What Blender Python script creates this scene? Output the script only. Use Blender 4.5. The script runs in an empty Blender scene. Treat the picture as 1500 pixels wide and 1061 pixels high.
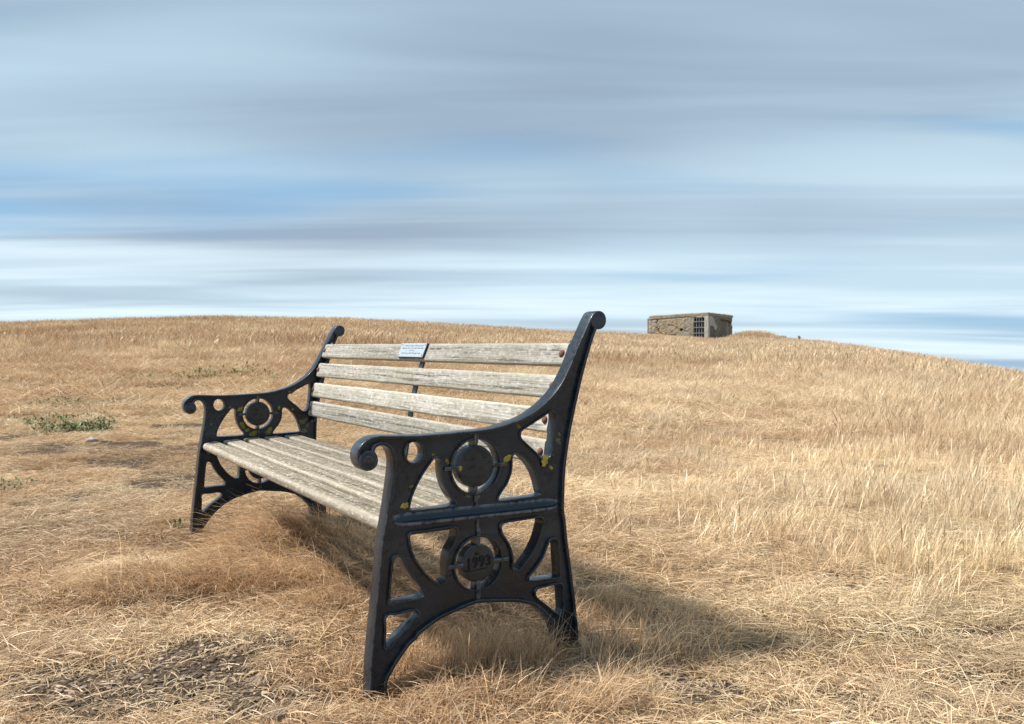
import bpy, bmesh, math, random
import numpy as np
from mathutils import Vector, Matrix
random.seed(11)
RNG = np.random.default_rng(7)
scene = bpy.context.scene
C = scene.collection

# ------------------------------------------------------------------ camera
K = 0.95                       # bench units -> metres
CAM_H = 0.78 * K
FPX, CXP, CYP, HORP = 1280.0, 750.0, 530.5, 507.0     # photograph is 1500 x 1061
PITCH = math.atan((CYP - HORP) / FPX)
cam_data = bpy.data.cameras.new('camera')
cam = bpy.data.objects.new('camera', cam_data)
C.objects.link(cam)
cam.location = (0, 0, CAM_H)
cam.rotation_euler = (math.pi / 2 - PITCH, 0, 0)
cam_data.sensor_width = 36.0
cam_data.lens = 36.0 * FPX / 1500.0
cam_data.clip_start = 0.05
cam_data.clip_end = 3000
cam_data.dof.use_dof = True
cam_data.dof.focus_distance = 2.2
cam_data.dof.aperture_fstop = 14
scene.camera = cam
scene.render.engine = 'CYCLES'
scene.render.resolution_x, scene.render.resolution_y = 1024, 724

# ------------------------------------------------------------------ light
SUN_TO = Vector((-0.642, 0.04, 0.87)).normalized()
sun_d = bpy.data.lights.new('sun', 'SUN')
sun_d.energy = 3.0
sun_d.angle = math.radians(8)
sun_d.color = (1.0, 0.94, 0.85)
sun = bpy.data.objects.new('sun', sun_d)
C.objects.link(sun)
sun.rotation_euler = SUN_TO.to_track_quat('Z', 'Y').to_euler()
sun.location = (-20, 0, 30)

vs = scene.view_settings
vs.view_transform = 'Standard'
vs.look = 'None'
vs.exposure = 1.22
vs.gamma = 1.0
vs.use_curve_mapping = False


class NT:
    """small helper for building node trees"""
    def __init__(self, tree):
        self.t = tree
        self.n = tree.nodes
        self.l = tree.links

    def add(self, typ, **kw):
        nd = self.n.new(typ)
        for k, v in kw.items():
            setattr(nd, k, v)
        return nd

    def link(self, a, b):
        self.l.new(a, b)

    def val(self, sock, v):
        if isinstance(v, bpy.types.NodeSocket):
            self.l.new(v, sock)
        else:
            sock.default_value = v

    def math(self, op, a, b=0.0, c=0.0, clamp=False):
        nd = self.add('ShaderNodeMath', operation=op, use_clamp=clamp)
        self.val(nd.inputs[0], a)
        self.val(nd.inputs[1], b)
        self.val(nd.inputs[2], c)
        return nd.outputs[0]

    def mix(self, f, a, b, blend='MIX'):
        nd = self.add('ShaderNodeMix', data_type='RGBA', blend_type=blend)
        self.val(nd.inputs[0], f)
        self.val(nd.inputs[6], a if not isinstance(a, tuple) or len(a) == 4 else (*a, 1))
        self.val(nd.inputs[7], b if not isinstance(b, tuple) or len(b) == 4 else (*b, 1))
        return nd.outputs[2]

    def noise(self, vec, scale=5.0, detail=4.0, rough=0.55, dist=0.0):
        nd = self.add('ShaderNodeTexNoise')
        if vec is not None:
            self.link(vec, nd.inputs['Vector'])
        nd.inputs['Scale'].default_value = scale
        nd.inputs['Detail'].default_value = detail
        nd.inputs['Roughness'].default_value = rough
        nd.inputs['Distortion'].default_value = dist
        return nd.outputs[0]

    def map(self, v, lo, hi, a=0.0, b=1.0, smooth=True):
        nd = self.add('ShaderNodeMapRange')
        if smooth:
            nd.interpolation_type = 'SMOOTHSTEP'
        self.val(nd.inputs[0], v)
        for i, x in enumerate((lo, hi, a, b)):
            nd.inputs[i + 1].default_value = x
        return nd.outputs[0]

    def mapping(self, vec, loc=(0, 0, 0), rot=(0, 0, 0), scale=(1, 1, 1)):
        nd = self.add('ShaderNodeMapping')
        self.link(vec, nd.inputs[0])
        nd.inputs[1].default_value = loc
        nd.inputs[2].default_value = rot
        nd.inputs[3].default_value = scale
        return nd.outputs[0]


# ------------------------------------------------------------------ sky: wind-drawn cloud sheets over a clear sky
world = bpy.data.worlds.new('World')
scene.world = world
world.use_nodes = True
w = NT(world.node_tree)
w.n.clear()
wo = w.add('ShaderNodeOutputWorld')
bg = w.add('ShaderNodeBackground')
bg.inputs[1].default_value = 0.062
sky = w.add('ShaderNodeTexSky', sky_type='NISHITA')
sky.sun_disc = False
sky.sun_elevation = math.asin(SUN_TO.z)
sky.sun_rotation = math.atan2(SUN_TO.x, SUN_TO.y)
sky.air_density, sky.dust_density, sky.ozone_density = 1.0, 0.6, 1.5
tc = w.add('ShaderNodeTexCoord')
sx = w.add('ShaderNodeSeparateXYZ')
w.link(tc.outputs['Generated'], sx.inputs[0])
hyp = w.math('SQRT', w.math('ADD', w.math('POWER', sx.outputs[1], 2.0), w.math('MULTIPLY', w.math('POWER', sx.outputs[0], 2.0), 0.12)))
zc = w.math('ADD', w.math('MAXIMUM', sx.outputs[2], -0.05), w.math('MULTIPLY', hyp, 0.255))
cmb = w.add('ShaderNodeCombineXYZ')
w.link(w.math('DIVIDE', sx.outputs[0], zc), cmb.inputs[0])
w.link(w.math('DIVIDE', sx.outputs[1], zc), cmb.inputs[1])
plane = cmb.outputs[0]                                    # position on the cloud sheet
m1 = w.mapping(plane, loc=(6.27, 0.46, 0), rot=(0, 0, math.radians(5)), scale=(0.30, 1.5, 1))
big = w.noise(m1, 1.0, 2.5, 0.5, 0.4)
m2 = w.mapping(plane, loc=(1.54, 7.34, 3), rot=(0, 0, math.radians(-4)), scale=(0.34, 3.0, 1))
mid = w.noise(m2, 1.0, 3.5, 0.55, 0.5)
m3 = w.mapping(plane, loc=(3.6, 3.77, 6), rot=(0, 0, math.radians(12)), scale=(0.34, 0.85, 1))
tone = w.noise(m3, 1.0, 2.5, 0.5, 0.3)
cover = w.math('ADD', w.math('MULTIPLY', big, 0.72), w.math('MULTIPLY', mid, 0.28))
cov = w.map(cover, 0.29, 0.47)
# cloud body: slate and lilac where thick, white where thin and lit
shade = w.math('ADD', w.math('MULTIPLY', tone, 0.75), w.math('MULTIPLY', mid, 0.25))
body = w.mix(w.map(shade, 0.34, 0.62), (1.95, 2.5, 3.3), (3.7, 4.95, 5.85))
lit = w.map(mid, 0.38, 0.68)
lowband = w.map(sx.outputs[2], 0.0, 0.24, 1.0, 0.0)
body = w.mix(w.math('MULTIPLY', w.math('MULTIPLY_ADD', lit, 0.72, 0.25), w.math('MULTIPLY_ADD', lowband, 0.95, 0.05)), body, (6.3, 7.4, 7.95))
blue = w.mix(0.75, sky.outputs[0], (1.1, 3.15, 5.6))
final = w.mix(w.math('MULTIPLY_ADD', cov, 0.76, 0.20), blue, body)
w.link(final, bg.inputs[0])
w.link(bg.outputs[0], wo.inputs[0])


# ------------------------------------------------------------------ helpers
def tag(o, label=None, cat=None, group=None, kind=None):
    if label: o['label'] = label
    if cat: o['category'] = cat
    if group: o['group'] = group
    if kind: o['kind'] = kind
    return o


def empty(name, loc=(0, 0, 0), rz=0.0):
    o = bpy.data.objects.new(name, None)
    C.objects.link(o)
    o.location = loc
    o.rotation_euler = (0, 0, rz)
    o.empty_display_size = 0.1
    return o


def mesh_obj(name, verts, faces, mat=None, parent=None, smooth=False, link=True):
    me = bpy.data.meshes.new(name)
    me.from_pydata([tuple(v) for v in verts], [], faces)
    me.update()
    if smooth:
        me.polygons.foreach_set('use_smooth', [True] * len(me.polygons))
    o = bpy.data.objects.new(name, me)
    if mat: me.materials.append(mat)
    if link: C.objects.link(o)
    if parent: o.parent = parent
    return o


def bm_obj(name, bm, mat=None, parent=None, smooth=False, angle=None, link=True):
    me = bpy.data.meshes.new(name)
    bm.normal_update()
    bm.to_mesh(me)
    bm.free()
    if mat: me.materials.append(mat)
    if smooth:
        me.polygons.foreach_set('use_smooth', [True] * len(me.polygons))
        if angle is not None and hasattr(me, 'set_sharp_from_angle'):
            me.set_sharp_from_angle(angle=math.radians(angle))
    o = bpy.data.objects.new(name, me)
    if link: C.objects.link(o)
    if parent: o.parent = parent
    return o


def box_bm(x0, x1, y0, y1, z0, z1, bev=0.0, seg=2):
    bm = bmesh.new()
    bmesh.ops.create_cube(bm, size=1)
    for v in bm.verts:
        v.co = ((x0 + x1) / 2 + v.co.x * (x1 - x0), (y0 + y1) / 2 + v.co.y * (y1 - y0), (z0 + z1) / 2 + v.co.z * (z1 - z0))
    if bev:
        bmesh.ops.bevel(bm, geom=bm.edges[:], offset=bev, segments=seg, profile=0.5, affect='EDGES')
    return bm


def vnoise(x, y, seed=0, octaves=3, gain=0.5):
    """value noise in numpy, 0..1"""
    x = np.asarray(x, float); y = np.asarray(y, float)
    tot = np.zeros(np.broadcast(x, y).shape); amp = 1.0; s = 0.0
    for o in range(octaves):
        xi = np.floor(x).astype(np.int64); yi = np.floor(y).astype(np.int64)
        fx = x - xi; fy = y - yi
        fx = fx * fx * (3 - 2 * fx); fy = fy * fy * (3 - 2 * fy)
        def h(a, b):
            n = (a * 374761393 + b * 668265263 + (seed + o * 17) * 1442695041) & 0xFFFFFFFF
            n = ((n ^ (n >> 13)) * 1274126177) & 0xFFFFFFFF
            return ((n ^ (n >> 16)) & 0xFFFF) / 65535.0
        v = (h(xi, yi) * (1 - fx) + h(xi + 1, yi) * fx) * (1 - fy) + (h(xi, yi + 1) * (1 - fx) + h(xi + 1, yi + 1) * fx) * fy
        tot += v * amp; s += amp; amp *= gain
        x = x * 2.03 + 11.3; y = y * 2.03 + 5.7
    return tot / s


def sstep(a, b, x):
    t = np.clip((np.asarray(x, float) - a) / (b - a), 0, 1)
    return t * t * (3 - 2 * t)


def new_mat(name):
    m = bpy.data.materials.new(name)
    m.use_nodes = True
    t = NT(m.node_tree)
    p = t.n['Principled BSDF']
    return m, t, p


def bump(t, p, height, strength=0.4, dist=0.01):
    b = t.add('ShaderNodeBump')
    b.inputs['Strength'].default_value = strength
    b.inputs['Distance'].default_value = dist
    t.link(height, b.inputs['Height'])
    t.link(b.outputs[0], p.inputs['Normal'])


# ------------------------------------------------------------------ terrain
PX = np.array([-900, -300, 0, 150, 300, 500, 650, 830, 935, 1040, 1090, 1200, 1350, 1500, 1800, 2500], float)
SKYY = np.array([505, 482, 474, 469, 465, 467, 475, 487, 490, 497, 494, 501, 525, 552, 590, 640], float)   # skyline rows
CREST = np.array([34, 36, 38, 39, 41, 44, 49, 56, 62, 64, 63, 55, 42, 35, 30, 26], float) * K              # metres to the crest
GRASS_H = 0.15


def terrain(x, y):
    x = np.asarray(x, float); y = np.asarray(y, float)
    d = np.hypot(x, y)
    az = np.arctan2(x, y)
    t = np.tan(np.clip(az, -1.0, 0.95))
    px = CXP + FPX * t
    dc = np.interp(px, PX, CREST) / np.cos(np.clip(az, -1.0, 0.95))
    sl = (HORP - np.interp(px, PX, SKYY)) / FPX * np.cos(np.clip(az, -1.0, 0.95))
    zc = CAM_H + sl * dc - GRASS_H
    q = np.clip((d - 4.0) / (dc - 4.0), 0, None)
    q1 = np.clip(q, 0, 1)
    rise = zc * (q1 ** 1.25) * (1 + 0.0 * q1)
    over = np.clip(d - dc, 0, None)
    z = rise - 0.0022 * over ** 2 - 0.035 * over + 0.0
    front = sstep(-0.5, 1.2, y)                 # behind the camera the field stays level
    z = z * front
    z = np.maximum(z, -30)
    z = z + (vnoise(x * 0.45, y * 0.45, 3, 2) - 0.5) * 0.10 * sstep(3, 9, d)
    z = z + (vnoise(x * 2.2, y * 2.2, 5, 3) - 0.5) * 0.05 * (1 - sstep(25, 40, d))
    z = z + (vnoise(x * 9, y * 9, 9, 2) - 0.5) * 0.02 * (1 - sstep(8, 15, d))
    # low tussock banks
    for bx, by, rx, ry, h in BANKS:
        z = z + h * np.exp(-(((x - bx) / rx) ** 2 + ((y - by) / ry) ** 2))
    return z


def ray(px, py):
    d = Vector(((px - CXP) / FPX, 1.0, -(py - CYP) / FPX))
    c, s = math.cos(PITCH), math.sin(PITCH)
    return Vector((d.x, d.y * c + d.z * s, -d.y * s + d.z * c))


BANKS = []


def ground_at(px, py):
    """where the sight line through a pixel meets the ground"""
    r = ray(px, py)
    t = 1.0
    while t < 120:
        t2 = t * 1.004
        if CAM_H + r.z * t2 <= float(terrain(r.x * t2, r.y * t2)):
            break
        t = t2
    return Vector((r.x * t, r.y * t, float(terrain(r.x * t, r.y * t))))


def flat_at(px, py):
    r = ray(px, py)
    t = -CAM_H / r.z
    return (r.x * t, r.y * t)


for (px, py, rx, ry, h) in ((440, 812, 0.24, 0.18, 0.06), (205, 862, 0.28, 0.12, 0.06), (500, 850, 0.3, 0.2, 0.03),
                            (535, 1012, 0.14, 0.12, -0.035), (840, 935, 0.12, 0.10, -0.02), (283, 797, 0.18, 0.20, -0.035)):
    gx, gy = flat_at(px, py)
    BANKS.append((gx, gy, rx, ry, h))

# bare soil: (px, py, half width, half depth, strength)
SOIL = []
for (px, py, rx, ry, s) in ((225, 1000, 0.30, 0.20, 1.0), (330, 950, 0.19, 0.12, 1.0), (120, 975, 0.10, 0.06, 1.0), (370, 1010, 0.14, 0.12, 0.9),
                            (1040, 1003, 0.17, 0.05, 0.9), (985, 990, 0.07, 0.04, 0.9), (1110, 1045, 0.16, 0.05, 0.7), (1120, 940, 0.20, 0.05, 0.5),
                            (1340, 930, 0.25, 0.08, 0.55), (1290, 985, 0.3, 0.07, 0.45), (1450, 1000, 0.2, 0.08, 0.5), (1400, 1050, 0.2, 0.06, 0.4)):
    gx, gy = flat_at(px, py)
    SOIL.append((gx, gy, rx, ry, s))
FARSOIL = []
for (px, py, rx, ry, s) in ((237, 662, 0.5, 0.42, 1.0), (120, 660, 0.4, 0.35, 0.9), (230, 708, 0.26, 0.25, 1.0), (185, 683, 0.3, 0.22, 0.9),
                            (90, 690, .2, .1, .5), (960, 640, .5, .3, .4), (1120, 690, .5, .3, .4), (1010, 560, 1.5, 1.0, .4), (60, 760, .12, .06, .6), (200, 785, .15, .06, .5)):
    p = ground_at(px, py)
    FARSOIL.append((p.x, p.y, rx, ry, s))

_rs = random.Random(23)
for _k in range(95):                                   # worn spots and clods scattered over the slope
    if _k < 50: px, py = _rs.uniform(-20, 300), _rs.uniform(545, 800)
    else: px, py = _rs.uniform(860, 1480), _rs.uniform(560, 1050)
    p = ground_at(px, py)
    r = p.length * _rs.uniform(0.008, 0.022)
    FARSOIL.append((p.x, p.y, r * _rs.uniform(1, 2), r, _rs.uniform(0.5, 0.9)))


def soil_mask(x, y):
    x = np.asarray(x, float); y = np.asarray(y, float)
    wx = x + (vnoise(x * 6, y * 6, 21, 3) - 0.5) * 0.20
    wy = y + (vnoise(x * 5, y * 5, 33, 3) - 0.5) * 0.16
    m = np.zeros(x.shape)
    for gx, gy, rx, ry, s in SOIL + FARSOIL:
        r = ((wx - gx) / rx) ** 2 + ((wy - gy) / ry) ** 2
        m = np.maximum(m, s * (1 - sstep(0.5, 1.3, r)))
    return m


# straw colour field: paler to the right and near, redder on the left
def straw_tint(x, y, rnd):
    d = np.hypot(x, y)
    right = sstep(-0.35, 0.5, x / np.maximum(y, 0.5))
    n = vnoise(x * 0.9, y * 0.9, 41, 3) * 0.6 + 0.4 * vnoise(x * 0.22, y * 0.22, 47, 3)
    n2 = vnoise(x * 4, y * 4, 43, 2)
    pale = np.clip(0.25 + 0.45 * right + (n - 0.5) * 1.9 + (n2 - 0.5) * 0.7 + (rnd - 0.5) * 0.55, 0, 1)
    a = np.array([0.47, 0.315, 0.19]); b = np.array([0.80, 0.665, 0.47])
    col = a[None] * (1 - pale[:, None]) + b[None] * pale[:, None]
    # some tufts greyer, some with a little life left in them
    grey = (sstep(0.55, 0.72, vnoise(x * 1.7, y * 1.7, 49, 3)) * 0.28)[:, None]
    col = col * (1 - grey) + grey * np.array([0.43, 0.37, 0.29])[None]
    live = (sstep(0.66, 0.78, vnoise(x * 0.7 + 9, y * 0.7, 53, 3)) * 0.10)[:, None]
    return col * (1 - live) + live * np.array([0.40, 0.37, 0.19])[None]


def build_ground():
    # polar sheet round the camera, fine near, coarse far
    rs = np.concatenate([np.linspace(0.2, 1.5, 14), np.geomspace(1.53, 14, 330), np.geomspace(14.3, 110, 150), np.geomspace(116, 900, 30)])
    A = np.concatenate([np.linspace(-0.75, 0.75, 420), np.linspace(0.75, 2 * math.pi - 0.75, 120)[1:-1]])
    R, TH = np.meshgrid(rs, A, indexing='ij')
    X = R * np.sin(TH); Y = R * np.cos(TH)
    Z = terrain(X, Y)
    nr, na = X.shape
    V = np.c_[X.ravel(), Y.ravel(), Z.ravel()]
    i = np.arange(nr - 1)[:, None] * na; j = np.arange(na)[None]
    jn = (j + 1) % na
    F = np.stack([i + j, i + jn, i + na + jn, i + na + j], -1).reshape(-1, 4)[:, ::-1]
    V = np.vstack([V, [[0, 0, float(terrain(0.0, 0.0))]]])
    me = bpy.data.meshes.new('ground')
    tri = [(len(V) - 1, (k + 1) % na, k) for k in range(na)]
    me.from_pydata(V.tolist(), [], F.tolist() + tri)
    me.update()
    me.polygons.foreach_set('use_smooth', [True] * len(me.polygons))
    at = me.attributes.new('soil', 'FLOAT', 'POINT')
    at.data.foreach_set('value', soil_mask(V[:, 0], V[:, 1]).astype(np.float32))
    o = bpy.data.objects.new('ground', me)
    C.objects.link(o)
    m, t, p = new_mat('thatch_and_soil')
    geo = t.add('ShaderNodeNewGeometry').outputs['Position']
    n1 = t.noise(geo, 1.1, 5, 0.6)
    n2 = t.noise(geo, 28, 6, 0.65)
    n3 = t.noise(t.mapping(geo, scale=(1, 1, 1)), 160, 4, 0.7)
    col = t.mix(t.map(n2, 0.3, 0.7), (0.17, 0.11, 0.06), (0.46, 0.33, 0.19))
    col = t.mix(t.math('MULTIPLY', n1, 0.5), col, (0.36, 0.235, 0.12))
    soilc = t.mix(t.map(n3, 0.4, 0.75), (0.075, 0.053, 0.038), (0.23, 0.17, 0.122))
    sa = t.add('ShaderNodeAttribute', attribute_name='soil').outputs['Fac']
    k = t.map(t.math('ADD', sa, t.math('MULTIPLY', t.math('SUBTRACT', n2, 0.5), 0.7)), 0.28, 0.55)
    t.link(t.mix(k, col, soilc), p.inputs['Base Color'])
    p.inputs['Roughness'].default_value = 1.0
    p.inputs['Specular IOR Level'].default_value = 0.1
    bump(t, p, t.math('ADD', n2, t.math('MULTIPLY', n3, 0.6)), 0.9, 0.02)
    me.materials.append(m)
    tag(o, 'dry sloping hillside of straw thatch with bare dark soil patches', 'ground', kind='structure')
    return o


build_ground()
# ------------------------------------------------------------------ bench outline (depth, height) measured on the end frame
OUTLINE=[(0.0002,-0.0300),(0.0047,0.0599),(0.0144,0.1552),(0.0234,0.2304),(0.0334,0.3293),(0.0427,0.3821),(0.0508,0.4286),(0.0573,0.4694),(0.0615,0.5075),(0.0597,0.5254),(0.0521,0.5430),(0.0394,0.5523),(0.0275,0.5527),(0.0187,0.5486),(0.0156,0.5424),(0.0196,0.5354),(0.0236,0.5234),(0.0226,0.5118),(0.0154,0.5026),(0.0039,0.4976),(-0.0084,0.4986),(-0.0192,0.5060),(-0.0258,0.5195),(-0.0276,0.5341),(-0.0245,0.5460),(-0.0144,0.5599),(0.0026,0.5705),(0.0275,0.5753),(0.0687,0.5734),(0.1240,0.5710),(0.1741,0.5714),(0.2255,0.5730),(0.2835,0.5753),(0.3232,0.5783),(0.3637,0.5859),(0.4145,0.5999),(0.4529,0.6184),(0.4920,0.6448),(0.5237,0.6768),(0.5478,0.7128),(0.5681,0.7518),(0.5886,0.7919),(0.6050,0.8221),(0.6196,0.8492),(0.6300,0.8636),(0.6405,0.8705),(0.6532,0.8725),(0.6660,0.8663),(0.6724,0.8535),(0.6707,0.8398),(0.6618,0.8302),(0.6491,0.8260),(0.6427,0.8242),(0.6322,0.8021),(0.6135,0.7515),(0.5970,0.7013),(0.5847,0.6579),(0.5728,0.6150),(0.5581,0.5557),(0.5460,0.4898),(0.5400,0.4303),(0.5381,0.3638),(0.5422,0.3334),(0.5442,0.3190),(0.5504,0.2681),(0.5607,0.2065),(0.5710,0.1378),(0.5815,0.0551),(0.5857,-0.0300),(0.5273,-0.0300),(0.5104,0.0537),(0.4904,0.0819),(0.4668,0.1055),(0.4434,0.1223),(0.4203,0.1314),(0.3899,0.1397),(0.3525,0.1454),(0.3084,0.1513),(0.2796,0.1532),(0.2435,0.1472),(0.2086,0.1388),(0.1812,0.1310),(0.1541,0.1186),(0.1273,0.1034),(0.1197,0.0955),(0.0999,0.0810),(0.0836,0.0629),(0.0706,0.0474),(0.0577,0.0290),(0.0464,0.0104),(0.0369,-0.0300)]
HOLES={
 'oval':[(0.1395,0.5298),(0.1379,0.5209),(0.1334,0.5135),(0.1266,0.5085),(0.1184,0.5066),(0.1100,0.5080),(0.1025,0.5126),(0.0969,0.5196),(0.0939,0.5282),(0.0939,0.5372),(0.0969,0.5454),(0.1026,0.5517),(0.1101,0.5552),(0.1185,0.5556),(0.1267,0.5526),(0.1334,0.5468),(0.1379,0.5388)],
 'up_front':[(0.1699,0.5138),(0.1588,0.5021),(0.1504,0.4921),(0.1337,0.4692),(0.1188,0.4434),(0.1105,0.4231),(0.1065,0.4025),(0.1137,0.3970),(0.1569,0.3961),(0.1976,0.3967),(0.2246,0.3997),(0.2228,0.4051),(0.2114,0.4169),(0.1977,0.4396),(0.1892,0.4648),(0.1858,0.4865),(0.1858,0.5048),(0.1791,0.5129)],
 'up_rear':[(0.3917,0.5091),(0.3861,0.5037),(0.3853,0.4813),(0.3823,0.4623),(0.3711,0.4376),(0.3562,0.4197),(0.3462,0.4046),(0.3496,0.3973),(0.3898,0.3974),(0.4279,0.3988),(0.4666,0.4009),(0.4677,0.4099),(0.4568,0.4452),(0.4413,0.4741),(0.4202,0.4966),(0.4049,0.5073)],
 'arm':[(0.4163,0.5679),(0.4509,0.5857),(0.4860,0.6037),(0.5018,0.6107),(0.5117,0.6070),(0.5137,0.5943),(0.5110,0.5648),(0.5070,0.5320),(0.5011,0.5027),(0.4861,0.4899),(0.4712,0.4961),(0.4548,0.5122),(0.4316,0.5315),(0.4125,0.5488),(0.4106,0.5601)],
 'low_front':[(0.1080,0.3415),(0.1411,0.3429),(0.1917,0.3443),(0.2193,0.3428),(0.2262,0.3337),(0.2199,0.3103),(0.2071,0.2918),(0.2009,0.2726),(0.1991,0.2482),(0.1984,0.2252),(0.1898,0.2156),(0.1772,0.2180),(0.1543,0.2359),(0.1343,0.2599),(0.1178,0.2862),(0.1080,0.3115),(0.1047,0.3299)],
 'low_rear':[(0.3525,0.3314),(0.3599,0.3393),(0.3899,0.3412),(0.4279,0.3421),(0.4627,0.3424),(0.4733,0.3341),(0.4698,0.3154),(0.4581,0.2840),(0.4395,0.2552),(0.4203,0.2348),(0.4050,0.2213),(0.3944,0.2195),(0.3876,0.2268),(0.3876,0.2423),(0.3846,0.2636),(0.3748,0.2889),(0.3581,0.3133)],
 'leg_front_up':[(0.0706,0.2928),(0.0786,0.2912),(0.0857,0.2813),(0.0980,0.2557),(0.1177,0.2289),(0.1375,0.2064),(0.1408,0.1968),(0.1341,0.1896),(0.1011,0.1886),(0.0607,0.1864),(0.0540,0.1934),(0.0560,0.2228),(0.0593,0.2550),(0.0638,0.2871)],
 'leg_front_low':[(0.0459,0.1575),(0.0741,0.1588),(0.1034,0.1610),(0.1198,0.1584),(0.1264,0.1489),(0.1191,0.1380),(0.0967,0.1230),(0.0723,0.1054),(0.0553,0.0875),(0.0482,0.0843),(0.0429,0.0927),(0.0442,0.1266)],
 'leg_rear_up':[(0.4982,0.2799),(0.5109,0.2821),(0.5193,0.2751),(0.5230,0.2381),(0.5262,0.1911),(0.5202,0.1842),(0.4824,0.1845),(0.4414,0.1870),(0.4341,0.1946),(0.4511,0.2112),(0.4745,0.2376),(0.4895,0.2654)],
 'leg_rear_low':[(0.4582,0.1604),(0.4825,0.1634),(0.5223,0.1643),(0.5335,0.1583),(0.5368,0.1228),(0.5385,0.0924),(0.5304,0.0853),(0.5143,0.0939),(0.4864,0.1179),(0.4629,0.1367),(0.4539,0.1485)],
}
MEDAL = {'upper': ((0.281, 0.487), 0.0515, 0.0660), 'lower': ((0.288, 0.2496), 0.0463, 0.0645)}
BENCH_T = 1.936            # outer face of near frame to inner face of far frame (bench units)
FLW = 0.046                # width of the cast flange


def catmull(P, sub=5, closed=True):
    P = np.array(P); n = len(P); out = []
    for i in range(n):
        p0, p1, p2, p3 = P[i - 1], P[i], P[(i + 1) % n], P[(i + 2) % n]
        L = np.linalg.norm(p2 - p1)
        s = max(1, min(sub, int(L / 0.004)))
        # straight where the corner is sharp
        for k in range(s):
            t = k / s
            q = 0.5 * ((2 * p1) + (-p0 + p2) * t + (2 * p0 - 5 * p1 + 4 * p2 - p3) * t ** 2 + (-p0 + 3 * p1 - 3 * p2 + p3) * t ** 3)
            lin = p1 + (p2 - p1) * t
            w_ = 0.0 if L > 0.06 else 1.0
            out.append(q * w_ + lin * (1 - w_))
    return np.array(out)


def area(P):
    x, y = P[:, 0], P[:, 1]
    return 0.5 * np.sum(x * np.roll(y, -1) - np.roll(x, -1) * y)


def offset(P, d):
    """positive d moves the loop outward (away from its own inside)"""
    P = np.array(P)
    if area(P) < 0: P = P[::-1]
    a = P - np.roll(P, 1, 0); b = np.roll(P, -1, 0) - P
    a /= np.linalg.norm(a, axis=1)[:, None] + 1e-9; b /= np.linalg.norm(b, axis=1)[:, None] + 1e-9
    t = a + b; t /= np.linalg.norm(t, axis=1)[:, None] + 1e-9
    nrm = np.c_[t[:, 1], -t[:, 0]]
    return P + nrm * d


def circle(c, r, n=48):
    return np.array([(c[0] + r * math.cos(2 * math.pi * i / n), c[1] + r * math.sin(2 * math.pi * i / n)) for i in range(n)])


def plate(loops, half, bev=0.0015, vmid=0.0):
    """flat casting from 2-D loops (u, w): filled, extruded along v, edges rounded; returns (verts, faces)"""
    cu = bpy.data.curves.new('tmp', 'CURVE')
    cu.dimensions = '2D'; cu.fill_mode = 'BOTH'
    cu.extrude = (half - bev) * K; cu.bevel_depth = bev * K; cu.bevel_resolution = 2
    cu.offset = -bev * K
    for L in loops:
        sp = cu.splines.new('POLY'); sp.points.add(len(L) - 1)
        sp.points.foreach_set('co', np.c_[L * K, np.zeros(len(L)), np.ones(len(L))].ravel())
        sp.use_cyclic_u = True
    o = bpy.data.objects.new('tmp', cu)
    C.objects.link(o)
    dg = bpy.context.evaluated_depsgraph_get()
    me = bpy.data.meshes.new_from_object(o.evaluated_get(dg))
    V = np.empty(len(me.vertices) * 3); me.vertices.foreach_get('co', V); V = V.reshape(-1, 3)
    F = [tuple(p.vertices) for p in me.polygons]
    bpy.data.objects.remove(o); bpy.data.curves.remove(cu); bpy.data.meshes.remove(me)
    W = np.c_[V[:, 0], vmid * K - V[:, 2], V[:, 1]]
    return W, F


def join(parts):
    V = []; F = []; n = 0
    for v, f in parts:
        V.append(np.array(v)); F += [tuple(i + n for i in q) for q in f]; n += len(v)
    return np.vstack(V), F


def bar(u0, w0, u1, w1, width, v0, v1, bev=0.0012):
    """raised strip on the casting"""
    d = np.array([u1 - u0, w1 - w0]); L = np.linalg.norm(d); d /= L; n = np.array([-d[1], d[0]]) * width / 2
    P = np.array([np.array([u0, w0]) + n, np.array([u0, w0]) - n, np.array([u1, w1]) - n, np.array([u1, w1]) + n])
    if area(P) < 0: P = P[::-1]
    return plate([P], (v1 - v0) / 2, bev, (v0 + v1) / 2)


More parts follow.
